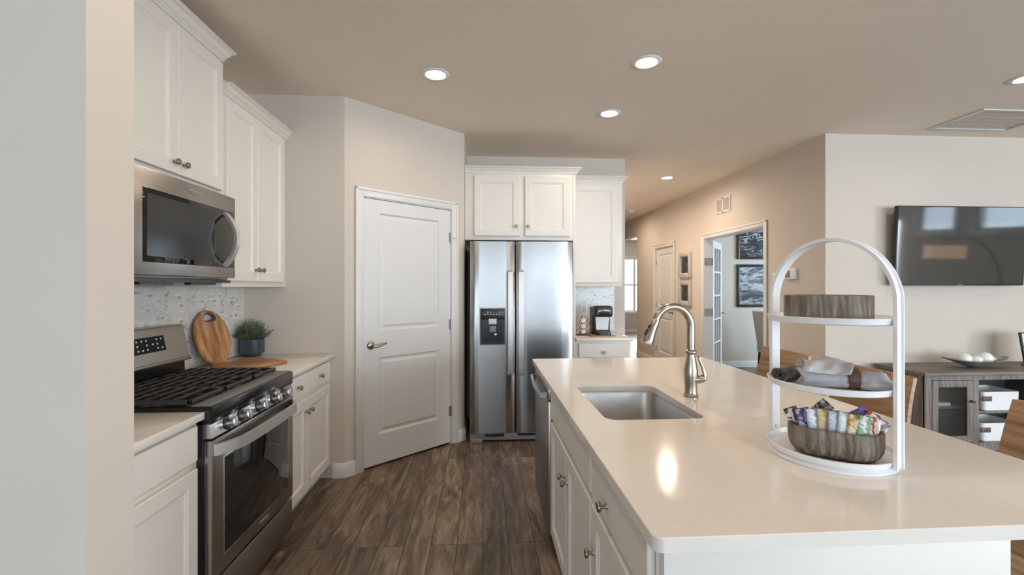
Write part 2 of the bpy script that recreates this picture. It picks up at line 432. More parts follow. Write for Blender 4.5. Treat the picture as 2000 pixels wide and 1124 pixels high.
# window units
def window(name, p0, p1, s0, s1, z0, z1, depth=.10, mull=1, rail=True):
    m, L = wallmat(p0, p1)
    b = MB(); f = .05
    for (a, c, e, g) in ((s0, s0+f, z0, z1), (s1-f, s1, z0, z1), (s0+f, s1-f, z0, z0+f), (s0+f, s1-f, z1-f, z1)): b.box(a, c, .03, .09, e, g)
    for k in range(1, mull): x = s0+(s1-s0)*k/mull; b.box(x-.03, x+.03, .035, .085, z0+f, z1-f)
    if rail: zc = (z0+z1)/2; b.box(s0+f, s1-f, .04, .08, zc-.02, zc+.02)
    b.xf(m); o = structure(b.build(name, 'trim'))
    c = MB(); cw = .07
    for (a, d, e, g) in ((s0-cw, s0, z0-cw, z1+cw), (s1, s1+cw, z0-cw, z1+cw), (s0, s1, z1, z1+cw), (s0, s1, z0-cw, z0)): c.box(a, d, -.018, 0, e, g, .003)
    c.xf(m); c.build('window_casing', 'trim', o)
    g = MB().box(s0+f, s1-f, .058, .062, z0+f, z1-f).xf(m); g.build('window_pane', 'pane', o)
    return o
window('window_1', (1.4, 13.3), (8.2, 13.3), 2.62, 4.60, .62, 2.22, mull=4)
window('window_2', (7.0, 7.5), (7.0, 4.0), .9, 2.5, .8, 2.3, mull=2)  # unseen window, added to give the office its own daylight
window('window_3', (9.1, 3.88), (9.1, -4.6), 3.88-.48, 3.88+.38, 2.04, 2.60, rail=False)
window('window_4', (9.1, 3.88), (9.1, -4.6), 3.88+.76, 3.88+1.50, 2.04, 2.60, rail=False)
window('window_12', (9.1, 3.88), (9.1, -4.6), 3.88+1.9, 3.88+4.3, .08, 2.36, mull=2, rail=False)  # unseen glazed door, added as fill for the left-hand cabinets
for i, x in enumerate(WINX):
    window('window_%d' % (5+i), (9.2, -4.55), (-5.2, -4.55), 9.2-x-.8, 9.2-x+.8, .30, 2.50, mull=2)

# baseboards and casings
BB = [(0, .0), (.014, .0), (.014, .085), (.009, .097), (.006, .105), (0, .105)]
def baseboard(name, path): return structure(MB().sweep(BB, path).build(name, 'trim'))
def along(t, off=0):
    m, L = wallmat(PA, PB); v = m @ Vector((t, off, 0)); return (v.x, v.y)
baseboard('baseboard_pantry', [(-1.075, 3.345), PA, along(.077)])
baseboard('baseboard_diagonal', [along(1.042), PB, (-.165, 4.40)])
baseboard('baseboard_hall', [(HX, 8.86), (HX, 7.96)])
baseboard('baseboard_hall_middle', [(HX, 7.06), (HX, 6.20)])
baseboard('baseboard_hall_near', [(HX, 4.70), (HX, 3.88), (9.1, 3.88)])
baseboard('baseboard_office', [(3.2, 7.5), (7.0, 7.5)])
baseboard('baseboard_hall_left', [(1.42, 4.79), (1.52, 4.79), (1.52, 13.2)])
baseboard('baseboard_front', [(1.55, 13.3), (8.0, 13.3)])
def casing(name, p0, p1, s0, s1, z1, w=.06, t=.018, jamb=.12, both=True):
    m, L = wallmat(p0, p1); b = MB()
    def leg(a, c, e, g, inner):
        b.box(a, c, -t*.65, 0, e, g, .003)
    # stepped profile: thin band near the opening, thicker back band outside
    for (a, c, o0, o1) in ((s0-w, s0+.004, s0-w, s0-w+.02), (s1-.004, s1+w, s1+w-.02, s1+w)):
        b.box(a, c, -t*.6, 0, 0, z1+w, .003); b.box(o0, o1, -t, 0, 0, z1+w, .004)
    b.box(s0+.004, s1-.004, -t*.6, 0, z1-.004, z1+w, .003); b.box(s0-w, s1+w, -t, 0, z1+w-.02, z1+w, .004)
    # jamb lining
    b.box(s0, s0+.012, 0, jamb, 0, z1); b.box(s1-.012, s1, 0, jamb, 0, z1); b.box(s0+.012, s1-.012, 0, jamb, z1-.012, z1)
    b.xf(m); return structure(b.build(name, 'trim'))
casing('trim_1', PA, PB, .138, .978, 2.052)
casing('trim_2', (HX, HY), (HX, 3.88), HY-7.90, HY-7.12, 2.045)
casing('trim_3', (HX, HY), (HX, 3.88), HY-6.12, HY-4.765, 2.035)

# moulded two-panel doors
def door_mesh(W, z0, z1, t, panels):
    """front face at y=0 facing -Y, moulded panels sunk into it"""
    b = MB(); xs = sorted({0, W} | {p[0] for p in panels} | {p[1] for p in panels}); zs = sorted({z0, z1} | {p[2] for p in panels} | {p[3] for p in panels})
    for i in range(len(xs)-1):
        for k in range(len(zs)-1):
            cell = (xs[i], xs[i+1], zs[k], zs[k+1])
            if any(abs(cell[0]-p[0]) < 1e-6 and abs(cell[1]-p[1]) < 1e-6 and abs(cell[2]-p[2]) < 1e-6 and abs(cell[3]-p[3]) < 1e-6 for p in panels):
                x0, x1, a, c = cell
                ring = lambda d, y: [Vector((x0+d, y, a+d)), Vector((x1-d, y, a+d)), Vector((x1-d, y, c-d)), Vector((x0+d, y, c-d))]
                b.loft([ring(0, 0), ring(.012, .012), ring(.024, .012), ring(.044, .003)], cap=False)
                b.quad(*ring(.044, .003))
            else:
                b.quad((cell[0], 0, cell[2]), (cell[1], 0, cell[2]), (cell[1], 0, cell[3]), (cell[0], 0, cell[3]))
    bmesh.ops.remove_doubles(b.bm, verts=b.bm.verts, dist=1e-5)
    b.quad((0, t, z0), (0, t, z1), (W, t, z1), (W, t, z0))
    for q in (((0, 0, z0), (0, t, z0), (W, t, z0), (W, 0, z0)), ((0, 0, z1), (W, 0, z1), (W, t, z1), (0, t, z1)),
              ((0, 0, z0), (0, 0, z1), (0, t, z1), (0, t, z0)), ((W, 0, z0), (W, t, z0), (W, t, z1), (W, 0, z1))): b.quad(*q)
    bmesh.ops.remove_doubles(b.bm, verts=b.bm.verts, dist=1e-5)
    return b
def lever(parent, x, z, direction=1, mat='nickel'):
    h = MB()
    h.lathe([(.0, -.016), (.012, -.0155), (.024, -.012), (.031, -.005), (.032, 0)], (x, 0, z), 'Y', 28)
    h.tube([(x, -.01, z), (x, -.045, z)], .010, 12)
    pts = []; rs = []
    for k in range(13):
        f = k/12; pts.append((x+direction*f*.105, -.046-.008*math.sin(f*PI), z+.010*math.sin(f*PI*1.5+PI)*(1-f)+.014*f*f)); rs.append(.011-.006*f if f < .7 else .0068+.003*(f-.7))
    h.tube(pts, rs, 10)
    return h.build('door_handle', mat, parent)
m_, _ = wallmat(PA, PB)
ang = math.atan2(PB[1]-PA[1], PB[0]-PA[0])
o = along(.153, .004)
d1 = door_mesh(.81, .018, 2.036, .035, [(.125, .69, 1.035, 1.935), (.125, .69, .245, .832)]).build('door_1', 'trim', smooth=10)
structure(d1); d1.location = (o[0], o[1], 0); d1.rotation_euler = (0, 0, ang)
lever(d1, .055, .93)
for z in (1.80, 1.045, .29):
    MB().tube([(.818, -.006, z-.045), (.818, -.006, z+.045)], .008, 10).box(.795, .822, -.002, .0, z-.044, z+.044).build('door_hinge', 'hinge', d1)
MB().tube([(.818, -.004, 1.80), (.845, -.028, 1.80)], .004, 8).build('hinge_stop', 'hinge', d1)
MB().box(-.008, -.001, -.003, .002, .90, .96).build('latch_plate', 'hinge', d1)
# closed panel door along the hall wall
d2 = door_mesh(.752, .01, 2.03, .035, [(.115, .637, 1.03, 1.925), (.115, .637, .24, .84)]).build('door_2', 'trim', smooth=10)
structure(d2); d2.location = (HX+.02, 7.886, 0); d2.rotation_euler = (0, 0, -PI/2)
lever(d2, .695, .95, -1, 'knob')
for z in (1.80, 1.05, .29): MB().tube([(-.002, -.006, z-.045), (-.002, -.006, z+.045)], .008, 10).build('door_hinge', 'hinge', d2)
# glazed double door leaf, swung into the office
def french(name, loc, rz):
    b = MB(); W, H = .66, 2.015; st = .095
    b.box(0, st, 0, .035, .01, H, .002).box(W-st, W, 0, .035, .01, H, .002).box(st, W-st, 0, .035, .01, .24).box(st, W-st, 0, .035, H-.10, H)
    gx0, gx1, gz0, gz1 = st, W-st, .24, H-.10
    for k in (1, 2): x = gx0+(gx1-gx0)*k/3; b.box(x-.011, x+.011, .004, .031, gz0, gz1)
    for k in range(1, 5): z = gz0+(gz1-gz0)*k/5; b.box(gx0, gx1, .004, .031, z-.011, z+.011)
    o = structure(b.build(name, 'trim')); o.location = loc; o.rotation_euler = (0, 0, rz)
    MB().box(gx0, gx1, .016, .019, gz0, gz1).build('door_pane', 'pane', o)
    h = MB()
    for s in (-1, 1): h.tube([(W-.05, .017, .98), (W-.05, .017+s*.06, .98), (W-.15, .017+s*.062, .985)], .009, 10)
    h.build('door_handle', 'knob', o)
    hg = MB()
    return o
dl = french('door_3', (3.185, 6.115, 0), math.radians(52))
for z in (1.72, 1.02, .30): MB().box(3.06, 3.165, 6.100, 6.107, z-.05, z+.05).tube([(3.178, 6.104, z-.05), (3.178, 6.104, z+.05)], .008, 8).build('door_hinge', 'hinge', dl).matrix_parent_inverse = Matrix.Translation((3.185, 6.115, 0)).inverted()
bpy.context.view_layer.update()
for c in dl.children:
    if c.name.startswith('door_hinge'): c.matrix_parent_inverse = dl.matrix_world.inverted()

# tiled backsplashes
structure(MB().box(-1.70, -1.690, 1.24, 3.345, .897, 1.372).build('trim_backsplash_side', 'mosaic_side'))
structure(MB().box(.862, 1.40, 4.780, 4.79, .897, 1.374).build('trim_backsplash_back', 'mosaic_back'))

# ------------------------------------------------------------------ cabinets
def shaker(b, x0, x1, z0, z1, t=.019, rail=.056):
    r = lambda d, y: [Vector((x0+d, y, z0+d)), Vector((x1-d, y, z0+d)), Vector((x1-d, y, z1-d)), Vector((x0+d, y, z1-d))]
    b.loft([r(0, -.001), r(0, -t+.003), r(.003, -t), r(rail, -t), r(rail+.003, -t+.004), r(rail+.009, -t+.005), r(rail+.013, -t+.009)], cap=False)
    b.quad(*r(rail+.013, -t+.009)); b.quad(*reversed(r(0, -.001)))
def knob(parent, x, z, y=-.019):
    b = MB()
    b.lathe([(.0, 0), (.0075, 0), (.0065, -.003), (.0055, -.012), (.0065, -.018), (.0135, -.019), (.0145, -.022), (.0145, -.026), (.0125, -.0285), (0, -.029)], (x, y, z), 'Y', 20)
    return b.build('knob', 'knob', parent)
def cabinet(name, label, loc, rz, W, D, z0, z1, fronts, crown=None, toe=False, group=None, hollow=False):
    t = thing(name, label, 'cabinet', loc, rz, group)
    b = MB()
    if hollow:
        b.box(0, .018, 0, D, .10, z1).box(W-.018, W, 0, D, .10, z1).box(.018, W-.018, 0, .018, .10, z1).box(.018, W-.018, D-.012, D, .10, z1).box(.018, W-.018, .018, D-.012, .10, .118).box(0, W, .075, D, 0, .10)
    elif toe: b.box(0, W, 0, D, .10, z1, .0015).box(.0, W, .075, D, 0, .10)
    else: b.box(0, W, 0, D, z0, z1, .0015)
    b.build('cabinet_body', 'cabinet', t)
    for kind, x0, x1, a, c, kn in fronts:
        b = MB()
        if kind == 'door': shaker(b, x0, x1, a, c)
        else: b.box(x0, x1, -.019, -.001, a, c, .004, 2)
        o = b.build({'door': 'door', 'drawer': 'drawer_front', 'false': 'false_front'}[kind], 'cabinet', t, smooth=12)
        for k in (kn if isinstance(kn, list) else [kn] if kn else []): knob(o, *k)
    if crown:
        path, zb, zt = crown; h = zt-zb
        prof = [(0, zb), (.008, zb), (.010, zb+h*.16), (.014, zb+h*.2), (.014, zb+h*.30), (.022, zb+h*.42), (.034, zb+h*.72), (.042, zb+h*.80), (.046, zb+h*.84), (.046, zb+h*.9), (.052, zb+h*.92), (.052, zt), (0, zt)]
        MB().sweep(prof, path).build('crown_molding', 'cabinet', t, smooth=14)
    return t
R90 = PI/2
# --- wall cabinets beside and over the microwave (local X runs along world Y, front faces +X)
XF = -1.40; DW_ = .296
W1 = 2.540-1.785
cabinet('wall_cabinet', 'tall-set white two-door wall cabinet mounted directly above the microwave', (XF, 1.785, 0), R90, W1, DW_, 1.862, 2.62,
        [('door', .020, W1/2-.0015, 1.885, 2.565, (W1/2-.032, 1.935)), ('door', W1/2+.0015, W1-.020, 1.885, 2.565, (W1/2+.032, 1.935))],
        crown=([(0, DW_), (0, 0), (W1, 0), (W1, DW_)], 2.585, 2.652))
W2 = 3.342-2.542
cabinet('wall_cabinet', 'white two-door wall cabinet above the potted plant, lower crown beside the microwave cabinet', (XF, 2.542, 0), R90, W2, DW_, 1.372, 2.45,
        [('door', .018, .352, 1.405, 2.405, (.322, 1.475)), ('door', .356, .722, 1.405, 2.405, (.386, 1.475))],
        crown=([(-.0, 0), (W2, 0)], 2.418, 2.476))
# --- base cabinets along the range wall
XB = -1.090; DB = .60
cabinet('base_cabinet', 'white base cabinet with one drawer over one door, between wall end and range', (XB, 1.240, 0), R90, .570, DB, .1, .866,
        [('drawer', .015, .548, .718, .850, None), ('door', .015, .548, .125, .690, None)], toe=True)
W3 = 3.343-2.569
cabinet('base_cabinet', 'white base cabinet with two drawers over two doors, between range and pantry wall', (XB, 2.569, 0), R90, W3, DB, .1, .866,
        [('drawer', .02, .285, .718, .850, (.14, .787)), ('drawer', .297, .715, .718, .850, (.50, .787)),
         ('door', .02, .288, .125, .690, (.260, .615)), ('door', .294, .715, .125, .690, (.325, .615))], toe=True)
def slab(name, label, poly, z0, z1, bev=.003, mat='quartz'):
    return tag(MB().prism(poly, z0, z1, bev).build(name, mat), label, 'countertop')
slab('countertop', 'small cream quartz countertop section in front of the range, beside wall end', [(-1.688, 1.240), (-1.06, 1.240), (-1.06, 1.812), (-1.688, 1.812)], .867, .896)
slab('countertop', 'cream quartz countertop under the plant and cutting boards', [(-1.688, 2.569), (-1.06, 2.569), (-1.06, 3.344), (-1.688, 3.344)], .867, .896)
# --- cabinets on the refrigerator wall
WF = .995
cabinet('wall_cabinet', 'white two-door cabinet bridging the top of the refrigerator', (-.163, 4.17, 0), 0, WF, .615, 1.800, 2.43,
        [('door', .085, .500, 1.838, 2.385, (.467, 1.925)), ('door', .548, .962, 1.838, 2.385, (.576, 1.925))],
        crown=([(0, 0), (WF+.027, 0), (WF+.027, .615)], 2.412, 2.468))
tag(MB().box(.833, .858, 4.17, 4.788, 0, 2.412, .001).build('refrigerator_side_panel', 'cabinet'), 'full-height white panel closing the side of the refrigerator bay', 'panel')
WT = 1.390-.860
cabinet('wall_cabinet', 'white single-door wall cabinet hanging above the coffee maker', (.860, 4.47, 0), 0, WT, .308, 1.376, 2.43,
        [('door', .015, .478, 1.415, 2.385, (.040, 1.475))], crown=([(0, 0), (WT, 0), (WT, .31)], 2.412, 2.468))
WC = 1.383-.862
cabinet('base_cabinet', 'white base cabinet with one drawer under the coffee maker counter', (.862, 4.18, 0), 0, WC, .60, .1, .866,
        [('drawer', .025, WC-.02, .718, .845, (WC/2, .765)), ('door', .025, WC-.02, .125, .690, (.06, .62))], toe=True)
slab('countertop', 'cream quartz countertop under the coffee maker', [(.861, 4.15), (1.393, 4.15), (1.393, 4.779), (.861, 4.779)], .867, .896)

# ------------------------------------------------------------------ island
IX0, IX1, IY0, IY1 = .325, 1.490, .845, 3.0
def rrect(x0, x1, y0, y1, r, n=8):
    pts = []
    for (cx, cy, a0) in ((x1-r, y1-r, 0), (x0+r, y1-r, PI/2), (x0+r, y0+r, PI), (x1-r, y0+r, 1.5*PI)):
        for k in range(n+1): a = a0+PI/2*k/n; pts.append((cx+r*math.cos(a), cy+r*math.sin(a)))
    return pts
SX0, SX1, SY0, SY1 = .445, .815, 1.605, 2.165
out = rrect(IX0, IX1, IY0, IY1, .022); inn = rrect(SX0, SX1, SY0, SY1, .045)
b = MB()
ring = lambda pl, z: [Vector((p[0], p[1], z)) for p in pl]
o2 = rrect(IX0+.002, IX1-.002, IY0+.002, IY1-.002, .020); i2 = rrect(SX0-.002, SX1+.002, SY0-.002, SY1+.002, .047)
b.loft([ring(inn, .867), ring(inn, .894), ring(i2, .896), ring(o2, .896), ring(out, .894), ring(out, .867)], loop=True, cap=False)
tag(b.build('island_countertop', 'quartz', smooth=30), 'long cream quartz island countertop with cut-out for the sink', 'countertop')
IF = .362   # face frames look toward -X: local X runs along -Y
cabinet('island_cabinet', 'white sink base cabinet in the island, false front over two doors', (IF, 2.300, 0), -R90, .868, .60, .1, .866,
        [('false', .012, .858, .712, .846, None), ('door', .012, .432, .125, .688, (.400, .575)), ('door', .438, .858, .125, .688, (.470, .575))], toe=True, hollow=True)
cabinet('island_cabinet', 'white island base cabinet with drawer over door at the end nearest the wall end', (IF, 1.430, 0), -R90, .500, .60, .1, .866,
        [('drawer', .010, .498, .712, .846, (.19, .765)), ('door', .010, .498, .125, .688, (.040, .550))], toe=True)
tag(MB().box(.368, 1.13, .905, .928, 0, .866, .002).build('island_end_panel', 'cabinet'), 'white flat end panel closing the island under the countertop edge', 'panel')
tag(MB().box(.968, 1.13, .930, 2.90, 0, .866, .002).build('island_back_panel', 'cabinet'), 'white back panel of the island facing the stools', 'panel')
# dishwasher
t = thing('dishwasher', 'stainless dishwasher built into the island beside the sink', 'dishwasher', (IF, 2.900, 0), -R90)
MB().box(.004, .592, 0, .58, .10, .862).build('dishwasher_body', 'fridgeside', t)
MB().box(.003, .593, -.027, -.001, .10, .785, .004).build('door', 'steel_dark', t)
MB().box(.003, .593, -.027, -.001, .79, .858, .004).build('control_strip', 'steel_dark', t)
hb = MB(); hb.bar([(.05, -.028, .808), (.06, -.058, .808), (.30, -.066, .808), (.536, -.058, .808), (.546, -.028, .808)], .028, .012, (0, 0, 1)); hb.build('handle', 'chrome', t)
MB().box(.01, .586, .05, .06, 0, .099).build('toe_kick', 'black', t)
# sink
t = thing('kitchen_sink', 'rectangular undermount stainless sink set into the island', 'sink', (.63, 1.885, .64))
b = MB(); rr = lambda d, z, r: [Vector((p[0], p[1], z)) for p in rrect(SX0-d, SX1+d, SY0-d, SY1+d, r)]
b.loft([rr(.022, .8655, .06), rr(.0, .8655, .045), rr(-.004, .855, .045), rr(-.008, .70, .05), rr(-.018, .668, .06), rr(-.05, .655, .08)], cap=False)
b.bm.faces.new([b.bm.verts.new(p) for p in rr(-.05, .655, .08)])
bmesh.ops.remove_doubles(b.bm, verts=b.bm.verts, dist=1e-5)
b.build('basin', 'sinksteel', t, local=False)
MB().lathe([(0, .659), (.02, .659), (.028, .661), (.042, .662), (.045, .656)], (.63, 1.95, 0)).build('drain', 'chrome', t, local=False)
# faucet
FX, FY = .905, 1.93
t = thing('kitchen_faucet', 'brushed nickel gooseneck pull-down faucet standing beside the sink', 'faucet', (FX, FY, .897))
MB().lathe([(0, 0), (.030, 0), (.031, .006), (.027, .012), (.0255, .02), (.027, .06), (.030, .09), (.029, .115), (.023, .15), (.018, .175), (.017, .182), (.024, .187), (.026, .193), (.024, .199), (.018, .204), (0, .204)], n=32).build('faucet_body', 'nickel', t)
pts = [(0, 0, .20), (0, 0, .26), (0, 0, .30)]
Rg = .082
for k in range(1, 19):
    a = PI*k/18*.885; pts.append((-Rg+Rg*math.cos(a), -.006*k/18, .30+Rg*1.10*math.sin(a)))
MB().tube(pts, .0168, 18).build('spout', 'nickel', t)
pe = Vector(pts[-1]); de = (Vector(pts[-1])-Vector(pts[-2])).normalized()
q = [pe+de*s for s in (-.002, .004, .005, .03, .06, .085, .10, .108, .109)]
MB().tube(q, [.0168, .0178, .0182, .019, .0215, .026, .028, .0275, .02], 20).build('spray_head', 'nickel', t)
bt = MB(); sd = Vector((0, -1, 0)); nrm = de.cross(Vector((0, 1, 0))).normalized()
if nrm.x > 0: nrm = -nrm
for s0, s1, off in ((.030, .044, .0195), (.050, .078, .0235)):
    a = pe+de*s0+nrm*off*.85+sd*.010; c = pe+de*s1+nrm*(off+.001)*.88+sd*.010
    bt.tube([a, c], .0075, 10)
bt.build('spray_buttons', 'black', t)
hl = MB(); hl.tube([(.010, -.012, .075), (.030, -.022, .078), (.048, -.026, .082)], [.017, .019, .015], 14)
hl.tube([(.046, -.026, .080), (.050, -.026, .10), (.040, -.024, .13), (.030, -.022, .155), (.026, -.021, .168), (.030, -.021, .174)], [.010, .009, .007, .006, .007, .006], 10)
hl.build('handle', 'nickel', t)

# ------------------------------------------------------------------ refrigerator
t = thing('refrigerator', 'stainless side-by-side refrigerator with black dispenser beside the pantry door', 'refrigerator', (-.112, 4.0, 0))
FW = .912
MB().box(.006, FW-.004, .075, .77, .02, 1.755, .004).build('refrigerator_body', 'fridgeside', t)
def fdoor(x0, x1):
    b = MB(); prof = []
    n = 10; Wd = x1-x0
    for k in range(n+1):
        f = k/n; e = 1-abs(2*f-1)**6; prof.append((x0+Wd*f, -.014*e+.012))
    prof += [(x1, .068), (x0, .068)]
    return b.prism(prof, .085, 1.772, .004)
dL = fdoor(.0, .394).build('freezer_door', 'steel', t); dR = fdoor(.404, FW).build('door', 'steel', t)
for d, x in ((dL, .352), (dR, .446)):
    b = MB(); b.bar([(x, -.006, .60), (x, -.046, .615), (x, -.055, .65), (x, -.058, 1.05), (x, -.055, 1.46), (x, -.046, 1.495), (x, -.006, 1.51)], .042, .016, (1, 0, 0))
    b.build('handle', 'handle', d)
disp = MB(); disp.box(.082, .312, -.012, .0, .858, 1.190, .006).build('dispenser_trim', 'lightgrey', dL)
dp = MB()
dp.box(.090, .304, -.016, -.001, 1.085, 1.182, .003); dp.box(.090, .110, -.016, -.001, .866, 1.085); dp.box(.284, .304, -.016, -.001, .866, 1.085); dp.box(.110, .284, -.016, -.001, .866, .885)
dpo = dp.build('dispenser', 'black', dL)
MB().box(.110, .284, -.0135, -.012, .885, 1.085).build('dispenser_recess', 'enamel', dpo)
MB().box(.163, .232, -.026, -.012, 1.045, 1.092, .003).build('ice_chute', 'lightgrey', dpo)
MB().box(.172, .226, -.022, -.012, .975, 1.030, .003).build('paddle', 'grey', dpo)
MB().lathe([(0, -.03), (.010, -.028), (.014, -.02), (.014, -.012)], (.222, 0, .955), 'Y', 16).build('water_spout', 'chrome', dpo)
b = MB()
for k in range(6): b.box(.122+k*.026, .136+k*.026, -.0166, -.0155, 1.128, 1.134)
for k in (1, 2, 5): b.box(.124+k*.026, .134+k*.026, -.0166, -.0155, 1.146, 1.154)
b.build('control_marks', 'lightgrey', dpo)
b = MB(); b.box(.0, FW, .02, .06, .018, .080, .004); b.build('base_grille', 'grey', t)
MB().box(.13, .30, .012, .02, .05, .078, .004).box(.42, .80, .012, .02, .056, .075).build('grille_slots', 'black', t)
for a in (.0, FW-.11): MB().box(a, a+.11, -.005, .06, .0, .04, .006).build('foot_cover', 'grey', t)
text('Whirlpool', 'badge', .026, 'chrome', dR, (.83, -.0035, 1.70), (PI/2, 0, 0))

# ------------------------------------------------------------------ microwave (front faces +X)
t = thing('microwave', 'stainless over-the-range microwave with black window and curved handle', 'microwave', (-1.372, 1.800, 1.398), R90)
MW, MH = .745, .455
MB().box(0, MW, 0, .315, .010, MH, .002).build('microwave_body', 'steel_dark', t)
d = MB().box(.0, MW, -.040, -.001, .022, MH-.004, .004); d = d.build('door', 'steel_dark', t)
g = MB().box(.075, MW-.018, -.0425, -.038, .075, .372, .002).build('window', 'screen', d)
MB().box(.095, .55, -.0430, -.0424, .10, .35).build('window_mesh', 'enamel', g)
hb = MB(); pts = []
for k in range(15):
    f = k/14; pts.append((.640-.0*f, -.044-.062*math.sin(f*PI)**.8, .085+f*.27))
hb.bar(pts, .034, .014, (1, 0, 0)); hb.build('handle', 'handle', d)
text('Whirlpool', 'badge', .022, 'chrome', d, (.40, -.0412, .415), (PI/2, 0, 0))
sw = MB(); sw.tube([(.40+.035*math.cos(a), -.0412, .414+.010*math.sin(a)) for a in [PI*.15+k*PI*1.3/14 for k in range(15)]], .0012, 6); sw.build('badge_ring', 'chrome', d)
MB().box(.01, MW-.01, -.02, .31, -.004, .010).box(.10, .30, -.01, .02, -.016, -.004).box(.42, .62, -.01, .02, -.016, -.004).build('vent_underside', 'black', t)

# ------------------------------------------------------------------ range (front faces +X)
t = thing('gas_range', 'stainless freestanding gas range with black cast-iron grates under the microwave', 'range', (-1.070, 1.8145, 0), R90)
RW = .751
MB().box(0, RW, 0, .60, .03, .860, .002).build('range_body', 'black', t)
c = MB(); c.box(0, RW, -.034, .612, .858, .912, .007); c.box(.0, RW, -.030, .02, .845, .860); c.build('cooktop', 'enamel', t)
MB().box(.012, RW-.012, -.022, .050, .911, .917, .002).build('cooktop_front_ledge', 'grey', t)
cp = MB(); prof = [(-.034, .79), (-.022, .845), (.0, .845), (.0, .79)]
cp.loft([[Vector((x, p[0], p[1])) for p in prof] for x in (.0, RW)]); cp = cp.build('control_panel', 'steel_h', t)
for x in (.115, .225, .375, .525, .635):
    k = MB(); tl = Matrix.Translation((x, -.029, .817)) @ Matrix.Rotation(math.radians(-12), 4, 'X')
    k.lathe([(.018, 0), (.0175, -.006), (.0175, -.030), (.016, -.033), (0, -.034)], axis='Y', n=24, mat=tl)
    k.box(-.007, .007, -.042, -.012, -.0195, .0195, .002, mat=tl)
    kk = k.build('knob', 'knobsteel', cp)
    MB().lathe([(.027, .0), (.027, -.002), (.0, -.002)], axis='Y', n=24, mat=tl).build('knob_ring', 'black', cp)
d = MB(); d.box(.004, RW-.004, -.034, -.001, .235, .780, .005); d = d.build('oven_door', 'steel_dark', t)
MB().box(.085, RW-.07, -.0365, -.033, .305, .690, .002).build('oven_window', 'screen', d)
MB().box(.078, RW-.063, -.0352, -.033, .298, .697, .002).build('window_border', 'chrome', d)
hb = MB(); pts = []
for k in range(21):
    f = k/20; pts.append((.012+f*(RW-.024), -.036-.050*min(1, math.sin(f*PI)*2.2)**.8-.012*math.sin(f*PI), .742))
hb.bar(pts, .044, .016, (0, 0, 1)); hb.build('handle', 'handle', d)
MB().box(.004, RW-.004, -.030, -.001, .055, .222, .005).build('storage_drawer', 'steel_dark', t)
text('Whirlpool', 'badge', .020, 'chrome', d, (.42, -.0352, .268), (PI/2, 0, 0))
MB().box(.03, RW-.03, .04, .06, .0, .054).build('kick_plate', 'black', t)
bgd = MB(); prof = [(.512, 1.005), (.545, 1.165), (.550, 1.172), (.618, 1.172), (.618, .99), (.508, .99)]
bgd.loft([[Vector((x, p[0], p[1])) for p in prof] for x in (-.0, RW)]); bgd = bgd.build('backguard', 'steel_dark', t)
MB().box(.01, RW-.01, .530, .618, .913, .989).build('backguard_base', 'enamel', t)
MB().box(-.0, RW, .500, .57, .985, 1.004, .003).build('backguard_lip', 'steel_dark', t)
tl = Matrix.Translation((0, .512, 1.005)) @ Matrix.Rotation(-math.atan2(.033, .16), 4, 'X')
dsp = MB().box(.24, .585, -.003, .002, .052, .128, .002, mat=tl).build('control_display', 'displayblack', bgd)
for i, x in enumerate((.30, .40, .43, .46, .50, .53, .56)):
    for z in (.068, .090, .112):
        if (i*7+int(z*1000)) % 4: MB().lathe([(.0048, -.0045), (.0048, -.003), (0, -.003)], (x, 0, z), 'Y', 10, mat=tl).build('button', 'lightgrey', dsp)
MB().box(.32, .38, -.0036, -.003, .082, .108, mat=tl).build('clock_digits', 'grey', dsp)
# burners and grates
for x, y, r in ((.14, .17, .045), (.14, .45, .038), (.375, .31, .050), (.61, .17, .050), (.61, .45, .035)):
    b = MB(); b.lathe([(r*1.15, .911), (r*1.1, .914), (r*.9, .916), (r*.85, .917), (r, .919), (r, .9225), (r*.85, .924), (0, .924)], (x, y-.02, 0), n=28); b.build('burner', 'blackmatte', t)
for gx in (.012, .256, .500):
    g = MB(); w_ = .239; y0, y1 = .054, .500; zt = .936; s = .0065
    g.box(gx, gx+.014, y0, y1, .918, zt, .003).box(gx+w_-.014, gx+w_, y0, y1, .918, zt, .003)
    g.box(gx, gx+w_, y0, y0+.014, .918, zt, .003).box(gx, gx+w_, y1-.014, y1, .918, zt, .003)
    cx = gx+w_/2
    ys = [y0+.014+(y1-y0-.028)*k/8 for k in range(1, 8)]
    for i, y in enumerate(ys):
        g.box(gx+.008, gx+w_-.008, y-.0048, y+.0048, .9255, zt+.004, .002)
    g.box(cx-.006, cx+.006, y0, y1, .9255, zt, .002)
    for (a, c) in ((gx, y0), (gx+w_-.014, y0), (gx, y1-.014), (gx+w_-.014, y1-.014)): g.box(a, a+.014, c, c+.014, .911, .920)
    g.build('grate', 'blackmatte', t)

# ------------------------------------------------------------------ things on the range-side counter
# round board leaning on the tiles
t = tag(None or bpy.data.objects.new('round_cutting_board', None), 'round acacia board with cut-out grip leaning against the mosaic tiles', 'cutting board'); COL.objects.link(t)
t.location = (-1.600, 2.87, .898)
lean = math.atan2(.082, .33)
n = 56; Rb = .17; hole = []
outer = [(Rb*math.cos(2*PI*k/n), Rb+Rb*math.sin(2*PI*k/n)) for k in range(n)]
hr = []
for k in range(n):
    a = 2*PI*k/n; hr.append((.066*math.cos(a), 2*Rb-.046+(.031 if math.sin(a) > 0 else .028)*math.sin(a)-.10*(.066*math.cos(a))**2/.066))
bb = MB(); T = .018
f = lambda p, x: Vector((x, p[0], p[1]))
def ringf(pl, x, s=1): return [f((p[0]*s, Rb+(p[1]-Rb)*s), x) for p in pl]
